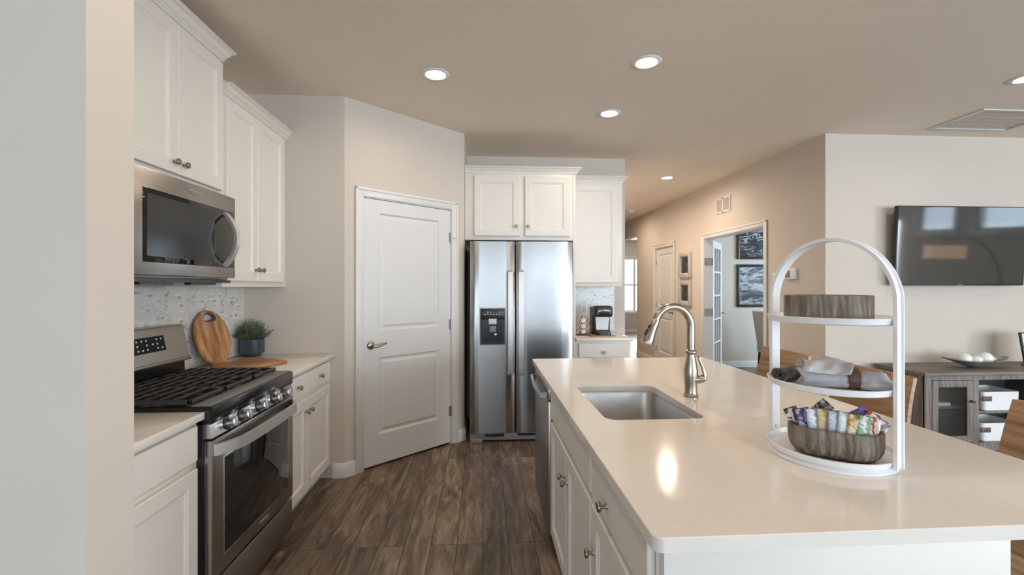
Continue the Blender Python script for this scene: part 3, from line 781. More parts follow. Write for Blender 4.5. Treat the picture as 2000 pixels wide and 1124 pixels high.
# outer rings
bb.loft([ringf(outer, T, .975), ringf(outer, T*.8, .99), ringf(outer, T*.5, 1.0), ringf(outer, T*.2, .99), ringf(outer, 0, .975)], cap=False)
# front and back faces with the grip hole, bridged through a triangulated fill
for x, s in ((T, .975), (0, .975)):
    ro = [bb.bm.verts.new(p) for p in ringf(outer, x, s)]; ri = [bb.bm.verts.new(f(p, x)) for p in hr]
    es = []
    for L_ in (ro, ri):
        for i in range(n): es.append(bb.bm.edges.new((L_[i], L_[(i+1) % n])))
    bmesh.ops.triangle_fill(bb.bm, edges=es, use_beauty=True, use_dissolve=False)
bb.loft([[f(p, T) for p in hr], [f(p, 0) for p in hr]], cap=False)
bmesh.ops.remove_doubles(bb.bm, verts=bb.bm.verts, dist=1e-5)
bb.xf(Matrix.Rotation(-lean, 4, 'Y'))
bo = bb.build('board', 'acacia', t, smooth=30)
sb = MB(); rp = [f(p, T*.5) for p in hr]; sb.tube([Matrix.Rotation(-lean, 4, 'Y') @ p for p in rp], .0095, 8, loop=True); sb.build('grip_rim', 'leather', t)
# flat board
ax = Vector((.52, .854, 0)).normalized(); per = Vector((-ax.y, ax.x, 0))
ctr = Vector((-1.425, 2.80, 0))
t = thing('serving_board', 'long wooden serving board with short handle lying flat beside the range', 'cutting board', (ctr.x, ctr.y, .897), math.atan2(ax.y, ax.x)-PI/2)
poly = [(-.135, -.11), (-.05, -.13), (-.022, -.15), (-.022, -.225), (0, -.235), (.022, -.225), (.022, -.15), (.05, -.13), (.135, -.11), (.135, .20), (-.135, .20)]
MB().prism(poly, 0, .022, .004).build('board', 'boardwood', t)
# plant in a blue pot
t = thing('potted_plant', 'small bushy green plant in a slate-blue pot on the counter', 'plant', (-1.588, 3.252, .897))
po = MB().lathe([(0, 0), (.050, 0), (.056, .004), (.058, .014), (.074, .020), (.076, .03), (.076, .115), (.073, .118), (.069, .115), (.067, .03), (0, .03)], n=36).build('pot', 'bluepot', t)
MB().lathe([(0, .105), (.067, .104)], n=24, cap=False).build('soil', 'soil', t)
fo = MB()
rnd = random.Random(3)
for k in range(210):
    a = rnd.uniform(0, 2*PI); lean_ = rnd.uniform(.0, 1.0)**.7*1.05; L = rnd.uniform(.09, .155)*(1-.18*lean_)
    x0 = .045*rnd.random()*math.cos(a); y0 = .045*rnd.random()*math.sin(a)
    dv = Vector((math.cos(a)*math.sin(lean_), math.sin(a)*math.sin(lean_), math.cos(lean_)))
    side = dv.cross(Vector((0, 0, 1))); side = side.normalized() if side.length > .05 else Vector((1, 0, 0))
    base = Vector((x0, y0, .103)); pts = [base+dv*L*f_+Vector((0, 0, -.018*f_*f_*lean_)) for f_ in (0, .5, 1)]
    for p in pts:   # keep clear of the wall
        p.y = min(p.y, .088); p.x = max(p.x, -.095)
    fo.tube(pts, .0008, 3, caps=False)
    for q_ in range(7):
        f_ = .25+.75*q_/6; c_ = base+dv*L*f_+Vector((0, 0, -.018*f_*f_*lean_))
        c_.y = min(c_.y, .075); c_.x = max(c_.x, -.082)
        for sg in (-1, 1):
            tip = c_+(side*sg*.8+dv*.7+Vector((rnd.uniform(-.3, .3),)*3)).normalized()*rnd.uniform(.012, .020)
            tip.y = min(tip.y, .088); tip.x = max(tip.x, -.095)
            m1 = (c_+tip)/2+dv.cross(side)*.0022; wv_ = dv*.0028
            vs = [fo.bm.verts.new(p) for p in (c_, m1+wv_, tip, m1-wv_)]
            fo.bm.faces.new(vs)
fo.build('foliage', 'leaf', t)

# ------------------------------------------------------------------ coffee corner
CX, CY = 1.165, 4.42
tag(MB().prism(rrect(1.02, 1.262, 4.27, 4.60, .015), .897, .905, .002).build('coffee_tray', 'boardwood'), 'thin flat tray under the coffee maker', 'tray')
t = thing('coffee_maker', 'black single-cup coffee maker with silver front on the back counter', 'coffee maker', (CX, CY, .906))
b = MB(); b.prism(rrect(-.088, .088, -.02, .14, .03), 0, .265, .008); b.build('body', 'black', t)
b = MB(); b.loft([[Vector((p[0]*s, p[1]*s-.03, z)) for p in rrect(-.090, .090, -.085, .075, .035)] for z, s in ((.175, .90), (.19, 1.0), (.25, 1.03), (.272, .97), (.280, .80))]); b.build('brew_head', 'black', t)
b = MB(); pts = [(-.062, -.105, .20), (-.060, -.125, .232), (0, -.135, .240), (.060, -.125, .232), (.062, -.105, .20)]; b.tube(pts, .008, 10); b.build('lid_handle', 'chrome', t)
b = MB(); b.loft([[Vector((-.058, -.040, .045)), Vector((.058, -.040, .045)), Vector((.058, -.02, .045)), Vector((-.058, -.02, .045))], [Vector((-.066, -.046, .172)), Vector((.066, -.046, .172)), Vector((.066, -.02, .172)), Vector((-.066, -.02, .172))]]); b.build('silver_front', 'whitemetal', t)
b = MB(); b.prism(rrect(-.075, .075, -.115, -.01, .035), 0, .036, .006); b.build('drip_tray', 'black', t)
# wire pod stand with pods
t = thing('pod_stand', 'small dark wire stand holding coffee pods beside the coffee maker', 'rack', (.975, 4.44, .897))
b = MB(); b.lathe([(0, 0), (.065, 0), (.065, .006), (0, .006)], n=24)
b.tube([(0, 0, 0), (0, 0, .185)], .004, 8)
for z in (.045, .10, .155): b.tube([(.031*math.cos(2*PI*k/20), .031*math.sin(2*PI*k/20), z) for k in range(20)], .0022, 6, loop=True)
for k in range(4):
    a = 2*PI*k/4+.4; b.tube([(.031*math.cos(a), .031*math.sin(a), .004), (.031*math.cos(a), .031*math.sin(a), .16)], .002, 6)
b.build('wire_frame', 'blackframe', t)
M['podfoil'] = plain('gold_pod_foil', (.55, .42, .30, 1), .35, .4, noise=.35, nscale=30)
M['podwhite'] = plain('cream_pod', (.66, .60, .52, 1), .4, noise=.25, nscale=40)
MB().tube([(.030, -.005, .105), (.060, -.015, .112), (.080, -.020, .130), (.094, -.020, .145)], .0035, 8).build('hook', 'blackframe', t)
MB().tube([(.030, -.010, .035), (.060, -.020, .046), (.080, -.024, .062), (.094, -.024, .070)], .0035, 8).build('hook', 'blackframe', t)
i = 0; pod0 = None
for z in (.022, .076, .130):
    for a in (-2.45, -1.57, -.70):
        x, y = .975+.052*math.cos(a), 4.44+.052*math.sin(a)
        if pod0 is None:
            pod0 = thing('coffee_pod', 'gold-lidded coffee pod held in the wire stand beside coffee maker', 'coffee pod', (x, y, .897+z), 0, 'coffee pods in the wire stand')
            MB().lathe([(0, .016), (.016, .016), (.021, -.018), (0, -.018)], axis='Y', n=18, c=(0, 0, .020)).build('cup', 'podwhite', pod0)
            MB().lathe([(0, -.0185), (.023, -.0185), (.023, -.020), (0, -.020)], axis='Y', n=18, c=(0, 0, .020)).build('lid', 'podfoil', pod0)
            pod0.rotation_euler = (0, 0, a+PI/2)
        else: dup(pod0, (x, y, .897+z), a+PI/2)
tag(MB().tube([(1.000, 4.66, .902), (1.045, 4.62, .902), (1.07, 4.60, .902)], .003, 8).build('power_cord', 'black'), 'thin black cord lying behind the coffee maker', 'cord')
def plate(name, label, cat, loc, rz, w_, h_, holes):
    t = thing(name, label, cat, loc, rz)
    MB().box(-w_/2, w_/2, -.006, 0, -h_/2, h_/2, .002).build('cover', 'white', t)
    b = MB()
    for (x, z, a, c) in holes: b.box(x-a/2, x+a/2, -.009, -.005, z-c/2, z+c/2, .0015)
    b.build('insert', 'lightgrey', t); return t
plate('wall_outlet', 'white outlet cover on the mosaic tiles above the coffee pods', 'outlet', (.945, 4.780, 1.125), 0, .075, .118, [(0, .02, .034, .03), (0, -.02, .034, .03)])
plate('wall_switch', 'white switch plate on the mosaic tiles above the coffee maker', 'switch', (1.075, 4.780, 1.135), 0, .075, .118, [(0, 0, .034, .066)])
plate('wall_switch', 'white switch plate beside the thermostat on the hall wall', 'switch', (HX-.001, 4.56, 1.46), -R90, .115, .118, [(-.023, 0, .034, .066), (.023, 0, .034, .066)])
t = thing('thermostat', 'white wall thermostat with grey display near the office doorway', 'thermostat', (HX-.001, 4.325, 1.50), -R90)
MB().box(-.085, .085, -.024, 0, -.055, .055, .006).build('case', 'white', t)
MB().box(-.062, .012, -.0255, -.023, -.036, .036, .001).build('display', 'grey', t)
t = thing('air_vent', 'white return-air grille high on the hall wall above the doorway', 'vent', (HX-.001, 5.61, 2.415), -R90)
b = MB(); W_, H_ = .36, .20
for (a, c, e, g) in ((-W_/2, -W_/2+.025, -H_/2, H_/2), (W_/2-.025, W_/2, -H_/2, H_/2), (-.012, .012, -H_/2, H_/2), (-W_/2+.02, W_/2-.02, H_/2-.025, H_/2), (-W_/2+.02, W_/2-.02, -H_/2, -H_/2+.025)): b.box(a, c, -.010, 0, e, g, .002)
b.build('frame', 'trim', t)
b = MB()
for k in range(13): z = -H_/2+.03+k*.0115; b.loft([[Vector((x, -.009, z)), Vector((x, -.008, z+.002)), Vector((x, -.001, z+.010)), Vector((x, -.002, z+.008))] for x in (-W_/2+.02, W_/2-.02)])
b.build('louvres', 'trim', t)
t = thing('ceiling_vent', 'white louvred supply register in the ceiling near the television wall', 'vent', (4.20, 3.475, CH), 0)
b = MB(); W_, H_ = .72, .44
for (a, c, e, g) in ((-W_/2, -W_/2+.03, -H_/2, H_/2), (W_/2-.03, W_/2, -H_/2, H_/2), (-W_/2+.03, W_/2-.03, H_/2-.03, H_/2), (-W_/2+.03, W_/2-.03, -H_/2, -H_/2+.03)): b.box(a, c, e, g, -.010, -.001, .002)
b.build('frame', 'trim', t)
b = MB()
for k in range(5): y = -H_/2+.07+k*.075; b.loft([[Vector((x, y, -.011)), Vector((x, y+.003, -.009)), Vector((x, y+.055, -.001)), Vector((x, y+.050, -.001))] for x in (-W_/2+.03, W_/2-.03)])
b.build('louvres', 'trim', t)

# ------------------------------------------------------------------ recessed downlights
def downlight(x, y, label, watts=3.9):
    t = thing('recessed_downlight', label, 'ceiling light', (x, y, CH), 0, 'recessed downlights')
    MB().lathe([(.063, -.003), (.066, -.008), (.085, -.006), (.090, -.001), (.060, -.001)], n=36, cap=False).build('trim_ring', 'white', t)
    MB().lathe([(0, -.006), (.045, -.0055), (.063, -.003), (.063, -.001), (0, -.001)], n=36).build('lens', 'lens', t)
    area('lamp', (0, 0, -.012), (0, 0, 0), .12, .12, watts, LAMP_WARM, t, 'DISK', math.radians(170))
    return t
for x, y, lb in ((-.303, 2.956, 'lit recessed downlight in the ceiling in front of the pantry door'), (.995, 2.712, 'lit recessed downlight in the ceiling above the island sink end'),
                 (.995, 3.531, 'lit recessed downlight in the ceiling in front of the refrigerator'), (2.308, 5.573, 'small lit recessed downlight in the hall ceiling'),
                 (3.56, 2.761, 'lit recessed downlight beside the ceiling register, cut by the picture edge'),
                 (-.303, 1.10, 'added downlight over the aisle, unseen behind the camera'), (.995, .60, 'added downlight over the near end of the island, unseen behind the camera'), (3.56, .40, 'added unseen downlight over the living area'), (2.308, 8.20, 'added downlight deeper in the hall, hidden by the wall cabinet'), (1.98, 6.9, 'added downlight halfway down the hall, hidden by the wall cabinet'), (1.78, 6.1, 'added downlight at the start of the hall, hidden by the wall cabinet')):  # unseen downlights added behind the camera and in the hall, to lift light level
    downlight(x, y, lb, 9.8 if y > 5 else 3.9)

t = thing('smoke_detector', 'small round white smoke detector on the hall ceiling', 'smoke detector', (2.66, 8.0, CH))
MB().lathe([(0, -.035), (.045, -.034), (.055, -.026), (.058, -.012), (.066, -.010), (.067, -.001), (0, -.001)], n=32).build('housing', 'white', t)
MB().lathe([(.0, -.0365), (.010, -.0360), (.010, -.034), (0, -.034)], (.02, 0, 0), n=12).build('test_button', 'lightgrey', t)

# ------------------------------------------------------------------ television and console
TT = .045
t = thing('television', 'large flat black television tilted slightly down on the wall', 'television', (4.235, 3.800, 1.735))
t.rotation_euler = (TT, 0, 0)
TW, TH = 1.225, .70
MB().box(-TW/2, TW/2, -.030, .008, -TH/2, TH/2, .003).build('case', 'black', t)
MB().box(-TW/2+.008, TW/2-.008, -.0315, -.029, -TH/2+.014, TH/2-.008).build('screen', 'tvscreen', t)
MB().box(-.25, .25, .009, .050, -.20, .18).build('wall_mount', 'black', t)
MB().box(-.03, .03, -.0325, -.028, -TH/2-.004, -TH/2+.008, .002).build('sensor_bump', 'grey', t)

CX0, CX1, CY0, CY1, CZ = 3.500, 5.140, 3.390, 3.840, .69
t = thing('media_console', 'weathered grey wood media console with glass doors under the television', 'console', (4.32, 3.6, 0))
MB().box(CX0-.015, CX1+.015, CY0-.015, CY1+.01, CZ-.028, CZ, .003).build('console_top', 'consoletop', t, local=False)
for a in (CX0, CX1-.025): MB().box(a, a+.025, CY0+.01, CY1, .03, CZ-.029).build('side_panel', 'console', t, local=False)
b = MB(); b.box(CX0+.025, CX1-.025, CY1-.02, CY1, .09, CZ-.03); b.build('back_panel', 'darkinside', t, local=False)
b = MB(); b.box(CX0+.025, CX1-.025, CY0+.02, CY1-.02, .085, .115); b.build('bottom_shelf', 'console', t, local=False)
b = MB()
for (a, c) in ((CX0, CX0+.055), (CX0+.410, CX0+.455), (CX1-.455, CX1-.410), (CX1-.055, CX1)): b.box(a, c, CY0, CY0+.022, .0, CZ-.029, .002)
b.box(CX0+.055, CX0+.41, CY0, CY0+.022, CZ-.062, CZ-.029); b.box(CX0+.455, CX1-.455, CY0, CY0+.022, CZ-.062, CZ-.029); b.box(CX1-.41, CX1-.055, CY0, CY0+.022, CZ-.062, CZ-.029)
b.box(CX0+.055, CX0+.41, CY0, CY0+.022, .06, .125); b.box(CX0+.455, CX1-.455, CY0, CY0+.022, .06, .125); b.box(CX1-.41, CX1-.055, CY0, CY0+.022, .06, .125)
b.build('face_frame', 'console', t, local=False)
for (a, c, kx) in ((CX0+.058, CX0+.407, -.022), (CX1-.407, CX1-.058, .022)):
    d = MB(); z0, z1 = .130, CZ-.066; f_ = .052
    d.box(a, a+f_, CY0-.002, CY0+.018, z0, z1, .002).box(c-f_, c, CY0-.002, CY0+.018, z0, z1, .002).box(a+f_, c-f_, CY0-.002, CY0+.018, z0, z0+f_, .002).box(a+f_, c-f_, CY0-.002, CY0+.018, z1-f_, z1, .002)
    d = d.build('glass_door', 'console', t, local=False)
    g = MB().box(a+f_, c-f_, CY0+.006, CY0+.010, z0+f_, z1-f_); bmesh.ops.translate(g.bm, verts=g.bm.verts, vec=-t.location); g.build('door_pane', 'smoked', d)
    kb = MB().lathe([(0, 0), (.006, 0), (.006, -.012), (.012, -.016), (.012, -.024), (0, -.027)], ((c if kx < 0 else a)+kx, CY0-.002, .46), 'Y', 14); bmesh.ops.translate(kb.bm, verts=kb.bm.verts, vec=-t.location); kb.build('knob', 'black', d)
for a in (CX0+.41, CX1-.43): MB().box(a, a+.02, CY0+.022, CY1-.02, .115, CZ-.03).build('divider', 'darkinside', t, local=False)
MB().box(CX0+.025, CX0+.41, CY0+.06, CY1-.02, .385, .403).build('shelf', 'console', t, local=False)
MB().box(CX0+.43, CX1-.43, CY0+.03, CY1-.02, .350, .368).build('shelf', 'console', t, local=False)
MB().box(CX1-.41, CX1-.025, CY0+.06, CY1-.02, .385, .403).build('shelf', 'console', t, local=False)
# folded papers inside the glass door
for z, lb in ((.404, 'white books lying on the upper shelf behind the glass door'), (.116, 'white books lying on the bottom shelf behind the glass door')):
    t = thing('book', lb, 'book', (CX0+.19, 3.56, z), 0)
    MB().box(-.13, .10, -.10, .10, 0, .026, .002).build('cover', 'white', t); MB().box(-.126, .104, -.097, .097, .003, .023).build('pages', 'mat', t)
def bin_(x, z, label):
    t = thing('storage_bin', label, 'bin', (x, 3.56, z))
    b = MB(); f2 = lambda s, zz, d=0: [Vector((p[0]*s, p[1], zz)) for p in rrect(-.165+d, .165-d, -.125+d, .125-d, .03)]
    b.loft([f2(.94, 0), f2(.97, .005), f2(1.0, .145), f2(1.0, .150), f2(1.0, .148, .006), f2(.96, .008, .008)]); b.build('basket', 'ceramic', t)
    MB().box(-.168, -.090, -.1275, -.124, .075, .115, .003).build('handle_cutout', 'leather', t); return t  # flat brown slab drawn in place of the dark handle cut-out
bin_(CX0+.71, .369, 'white storage bin with dark handle cut-out on the upper open shelf of the console')
bin_(CX0+.70, .116, 'white storage bin with dark handle cut-out on the lower open shelf of the console')
# boat bowl with white balls
t = thing('boat_bowl', 'long shallow grey boat-shaped bowl on the media console', 'bowl', (4.165, 3.60, CZ+.001))
b = MB(); prof = []
def boat(f_, z, inn_=0):
    pts = []
    for k in range(40):
        a = 2*PI*k/40; x = math.cos(a); y = math.sin(a); lx = .30*f_*math.copysign(abs(x)**1.0, x); ly = .105*f_*y*(1-abs(x)**3*.35)
        pts.append(Vector((lx*(1-inn_), ly*(1-inn_), z+(.030*f_*abs(x)**3))))
    return pts
b.loft([boat(.22, 0), boat(.40, .012), boat(.70, .035), boat(1.0, .058), boat(1.0, .062, .02), boat(.70, .041, .02), boat(.40, .019), boat(.15, .010)]); b.build('shell', 'bowlgrey', t)
for i, (x, y, r, lb) in enumerate(((-.095, .0, .050, 'white decorative ball at the wall-corner end of the boat bowl'), (.0, -.012, .040, 'small white decorative ball in the middle of the boat bowl'), (.092, .0, .053, 'largest white decorative ball, in the boat bowl beside a shell'))):
    o = tag(MB().lathe([(r*math.sin(PI*k/12), -r*math.cos(PI*k/12)) for k in range(13)], n=24).build('decorative_ball', 'ceramic'), lb, 'ball', 'white balls in the boat bowl'); o.location = (4.165+x, 3.60+y, CZ+.021+r)
    bpy.context.view_layer.update()
o = tag(MB().lathe([(.022*math.sin(PI*k/8)*(1+.2*(k % 2)), -.022*math.cos(PI*k/8)) for k in range(9)], n=12).build('seashell', 'cream'), 'small beige shell lying in the tip of the boat bowl', 'shell'); o.location = (4.325, 3.60, CZ+.066)
# photo frame on an easel at the picture edge
t = thing('photo_frame', 'thin black-framed photo on a wooden easel at the edge of the console', 'picture frame', (4.745, 3.60, CZ+.001))
Rm = Matrix.Translation((0, 0, .03)) @ Matrix.Rotation(math.radians(-9), 4, 'X')
b = MB(); W_, H_, f_ = .26, .26, .012
for (a, c, e, g) in ((-W_/2, -W_/2+f_, 0, H_), (W_/2-f_, W_/2, 0, H_), (-W_/2+f_, W_/2-f_, 0, f_), (-W_/2+f_, W_/2-f_, H_-f_, H_)): b.box(a, c, -.012, .006, e, g, .001, mat=Rm)
b.build('frame', 'blackframe', t); MB().box(-W_/2+f_, W_/2-f_, -.004, .004, f_, H_-f_, mat=Rm).build('photo', 'mat', t)
for a in (-.10, .07): MB().box(a, a+.03, -.04, .05, 0, .035, .004).build('easel_foot', 'boardwood', t)

# ------------------------------------------------------------------ counter stools behind the island
def stool(loc, label):
    t = thing('counter_stool', label, 'stool', loc, 0, 'stools along the island')
    # local: back toward +X, sitter faces -X; bent plywood back
    b = MB(); rings = []
    for k in range(9):
        f_ = k/8; z = .62+f_*.370; x = .200+.055*f_*f_
        hw = .225-.020*f_ if f_ > .1 else .225
        rings.append([Vector((x+.018*(abs(y)/hw)**2*(-1)+dx, y, z)) for dx, ys in ((0, [-hw+2*hw*j/8 for j in range(9)]), (.016, [hw-2*hw*j/8 for j in range(9)])) for y in ys])
    b.loft(rings); b.build('backrest', 'stoolwood', t)
    b = MB(); b.prism(rrect(-.20, .205, -.22, .22, .05), .610, .640, .006); b.build('seat', 'stoolwood', t)
    for sx, sy in ((-1, -1), (-1, 1), (1, -1), (1, 1)):
        MB().tube([(sx*.15, sy*.17, .612), (sx*.19, sy*.205, 0)], .011, 10).build('leg', 'blackframe', t)
    MB().tube([(sx*.178, sy*.193, .20) for sx, sy in ((-1, -1), (-1, 1), (1, 1), (1, -1))], .008, 8, loop=True).build('footrest', 'blackframe', t)
    return t
s0 = stool((1.565, 2.615, 0), 'wooden-backed counter stool nearest the hall, at far end of the island')
dup(s0, (1.565, 2.000, 0), 0, 'wooden-backed counter stool in the middle, partly behind the tiered stand')
dup(s0, (1.565, 1.235, 0), 0, 'wooden-backed counter stool nearest the picture edge, in front of the console bins')

# ------------------------------------------------------------------ tiered stand with bowls, napkins and snacks
SCX, SCY = .986, 1.235
e = Vector((.40, -.917, 0)).normalized(); wv_ = Vector((.917, .40, 0)).normalized()
t = thing('tiered_stand', 'three-tier white metal serving stand with arched handle on the island', 'stand', (SCX, SCY, .8965))
TR = .157
def tray(z, r, foot=False):
    b = MB()
    prof = [(0, z), (r*.93, z), (r*.97, z+.003), (r, z+.018), (r-.004, z+.019), (r*.955, z+.006), (r*.92, z+.0035), (0, z+.0035)]
    b.lathe(prof, n=64)
    if foot: b.lathe([(r*.80, 0), (r*.97, 0), (r*.97, .004), (r*.92, z), (r*.80, z)], n=64, cap=False)
    return b
tray(.012, TR, True).build('tray', 'whitemetal', t)
tray(.196, TR).build('tray', 'whitemetal', t)
tray(.378, TR).build('tray', 'whitemetal', t)
SP = TR-.002+.004; pts = []
for z in (.014, .10, .20, .30, .40): pts.append(e*(-SP)+Vector((0, 0, z)))
zs_ = .435; ra = SP
for k in range(1, 32):
    a = PI-PI*k/32; pts.append(e*(ra*math.cos(a))+Vector((0, 0, zs_+.173*math.sin(a))))
for z in (.40, .30, .20, .10, .014): pts.append(e*SP+Vector((0, 0, z)))
b = MB(); b.bar(pts, .036, .004, wv_); b.bar([p+p.normalized()*0+wv_*.017+(Vector((p.x, p.y, max(0, p.z-zs_)))).normalized()*.003 for p in pts], .004, .009, wv_); b.bar([p-wv_*.017+(Vector((p.x, p.y, max(0, p.z-zs_)))).normalized()*.003 for p in pts], .004, .009, wv_)
b.build('arched_handle', 'whitemetal', t)
for z in (.030, .205, .387):
    for sg in (-1, 1):
        MB().lathe([(0, .004), (.004, .003), (.005, 0), (0, 0)], n=10, mat=Matrix.Translation(e*sg*(SP-.003)+Vector((0, 0, z+.010))) @ Matrix.Rotation(math.atan2(-e.y*sg, -e.x*sg), 4, 'Z') @ Matrix.Rotation(PI/2, 4, 'Y')).build('rivet', 'whitemetal', t)
be = Vector((.80, -.60, 0)).normalized()
def oval_bowl(name, label, loc, L, W_, H_, rnd_):
    t = thing(name, label, 'bowl', loc, math.atan2(be.y, be.x))
    b = MB(); r = W_/2*.98
    f3 = lambda d, z: [Vector((p[0], p[1], z)) for p in rrect(-L/2+d, L/2-d, -W_/2+d, W_/2-d, r-d, 12)]
    if rnd_: rings = [f3(.030, 0), f3(.018, .004), f3(.008, .014), f3(.002, .028), f3(0, .045), f3(0, H_-.002), f3(.002, H_), f3(.008, H_), f3(.010, H_-.003), f3(.012, .03), f3(.03, .010)]
    else: rings = [f3(.003, 0), f3(0, .003), f3(0, H_-.002), f3(.002, H_), f3(.008, H_), f3(.010, H_-.003), f3(.012, .012)]
    b.loft(rings); b.build('shell', 'bowlwood', t); return t
oval_bowl('wooden_bowl', 'oval grey wood bowl, empty, on the top tier of the white stand', (SCX-.018, SCY-.012, .8965+.3825), .210, .150, .072, False)
BW = (SCX-.020, SCY-.040, .8965+.0165)
oval_bowl('wooden_bowl', 'oval grey wood bowl full of snack bars on the bottom tier of the stand', BW, .220, .146, .078, True)
# snack bars standing in the bowl
cols = [((.75, .72, .68, 1), (.10, .08, .07, 1), (.62, .55, .45, 1)), ((.06, .045, .16, 1), (.40, .38, .45, 1), (.75, .74, .76, 1)), ((.74, .75, .80, 1), (.52, .54, .62, 1), (.20, .16, .40, 1)),
        ((.65, .42, .12, 1), (.55, .45, .30, 1), (.72, .66, .55, 1)), ((.55, .57, .60, 1), (.42, .44, .46, 1), (.75, .75, .75, 1)), ((.78, .80, .80, 1), (.62, .70, .68, 1), (.74, .74, .70, 1)),
        ((.55, .28, .06, 1), (.76, .66, .40, 1), (.72, .22, .08, 1)), ((.76, .76, .72, 1), (.30, .45, .30, 1), (.70, .25, .08, 1)), ((.62, .09, .05, 1), (.78, .74, .70, 1), (.70, .30, .10, 1)),
        ((.10, .07, .33, 1), (.20, .14, .50, 1), (.10, .06, .30, 1)), ((.78, .76, .74, 1), (.55, .08, .06, 1), (.10, .08, .08, 1)), ((.72, .70, .70, 1), (.32, .30, .34, 1), (.60, .12, .08, 1)), ((.06, .05, .05, 1), (.50, .44, .36, 1), (.72, .68, .62, 1))]
names = ['cream and black snack wrapper at the hall end of the wooden bowl', 'dark purple and grey snack wrapper in the wooden bowl', 'pale lavender snack wrapper standing in the wooden bowl',
         'mustard and tan snack wrapper standing in the wooden bowl', 'silver-grey snack wrapper standing in the wooden bowl', 'pale mint-white snack wrapper standing in the wooden bowl',
         'yellow, brown and orange snack wrapper standing in the wooden bowl', 'white and green snack wrapper standing in the wooden bowl', 'red-topped snack wrapper standing in the wooden bowl',
         'bright violet snack wrapper behind the others in the wooden bowl', 'white and red snack wrapper tilted at the near end of the bowl', 'grey and white snack wrapper lying at the near end of the bowl', 'black and tan crumpled snack wrapper on top of the pile']
bp = Vector((-be.y, be.x, 0))
def bar_mesh(L, W_, T_, seed):
    rn = random.Random(seed); b = MB(); rings = []
    for k in range(13):
        f_ = k/12; z = (f_-.5)*L; s = min(1, 4.2*f_, 4.2*(1-f_)); th = T_*max(.06, s**.6); wd = W_*(1+.02*math.sin(k*2.3+seed)); ring_ = []
        if k in (0, 12): wd = W_*1.04
        for j in range(16):
            a = 2*PI*j/16; x = math.copysign(abs(math.cos(a))**.6, math.cos(a))*wd/2; y = math.copysign(abs(math.sin(a))**.8, math.sin(a))*th/2
            y += .0022*math.sin(9*f_*PI+j*1.1+seed) * (1 if s < 1 else .35)
            ring_.append(Vector((x+rn.uniform(-.0008, .0008), y, z+ (.002*math.sin(j*2.5) if k in (0, 12) else 0))))
        rings.append(ring_)
    return b.loft(rings)
place = [(-.088, -.010, .072, -.35, .0), (-.066, -.030, .076, -.16, .0), (-.044, -.036, .078, -.06, .0), (-.022, -.034, .080, .02, .0), (.000, -.036, .079, .10, .0), (.021, -.036, .078, .16, .0), (.042, -.036, .077, .18, .0),
         (.062, -.032, .075, .22, -.0), (.080, -.022, .072, .28, -.1), (.036, .022, .094, .95, .0), (.070, .008, .080, .55, -.2), (.084, .012, .066, .60, -.3), (-.044, .020, .100, .75, .2)]
for i, ((da, db, dz, tilt, spin), cc) in enumerate(zip(place, cols)):
    o = tag(bar_mesh(.094, .036, .013, i).build('snack_bar', m_wrapper('snack_wrapper', *cc)), names[i], 'snack', 'snack bars in the wooden bowl')
    p = Vector(BW)+be*da+bp*db; o.location = (p.x, p.y, BW[2]+dz)
    o.rotation_euler = (Matrix.Rotation(math.atan2(be.y, be.x)+(.52 if i < 9 else .15*math.sin(i*2.1)), 4, 'Z') @ Matrix.Rotation(tilt, 4, 'Y') @ Matrix.Rotation(-.10+spin, 4, 'X')).to_euler()
# napkins on the middle tier
NZ = .8965+.200
def napkin_roll(b, L, r, seed, pinch=None, flat=.62, c=(0, 0, 0), rz=0, flare=1.15):
    rn = random.Random(seed); rings = []; N = 26
    for k in range(N):
        f_ = k/(N-1); x = (f_-.5)*L; s = 1+(flare-1)*abs(2*f_-1)**1.5
        if pinch is not None: s *= 1-.30*math.exp(-((f_-pinch)/.06)**2)
        if k in (0, N-1): s *= .9
        ring_ = []
        for j in range(30):
            a = 2*PI*j/30; rr_ = r*s*(1+.09*math.sin(3*a+seed+2*f_)+.06*math.sin(5*a-seed*2+7*f_)+.05*math.sin(9*a+11*f_+seed))
            y = rr_*math.cos(a); z = max(-r*flat*.9, rr_*math.sin(a)*flat)
            ring_.append(Vector((x+.010*math.sin(2*a+seed)*(abs(2*f_-1)**4), y, z+r*flat*.9)))
        rings.append(ring_)
    m = Matrix.Translation(c) @ Matrix.Rotation(rz, 4, 'Z')
    # rolled end: spiral groove
    n0 = len(b.bm.verts)
    b.loft(rings, cap=False)
    for end, sg in ((rings[0], 1), (rings[-1], -1)):
        cen = sum(end, Vector())/len(end)
        inner = [[cen+(p-cen)*q_+Vector((sg*dx, 0, 0)) for p in end] for q_, dx in ((1, 0), (.82, .006), (.74, .0), (.52, .009), (.44, .003), (.2, .012))]
        b.loft(inner, cap=False)
    b.bm.verts.ensure_lookup_table()
    bmesh.ops.transform(b.bm, matrix=m, verts=list(b.bm.verts)[n0:])
    return b
rz_n = math.atan2(-.52, .85)
t = thing('napkin', 'blue-grey linen napkin gathered in a brown leather ring on the middle tier', 'napkin', (SCX+.008, SCY-.034, NZ), rz_n, 'napkins on the stand')
napkin_roll(MB(), .200, .037, 1.3, pinch=.62, flare=1.2).build('cloth', 'napkin', t)
b = MB(); b.loft([[Vector((x+.024, (r_)*math.cos(2*PI*k/24)*1.03, .0005+max(0, .024+(r_*.88)*math.sin(2*PI*k/24)))) for k in range(24)] for x, r_ in ((-.013, .036), (-.006, .0385), (.006, .0385), (.013, .036))]); b.build('napkin_ring', 'leather', t)
b = MB(); rows = []
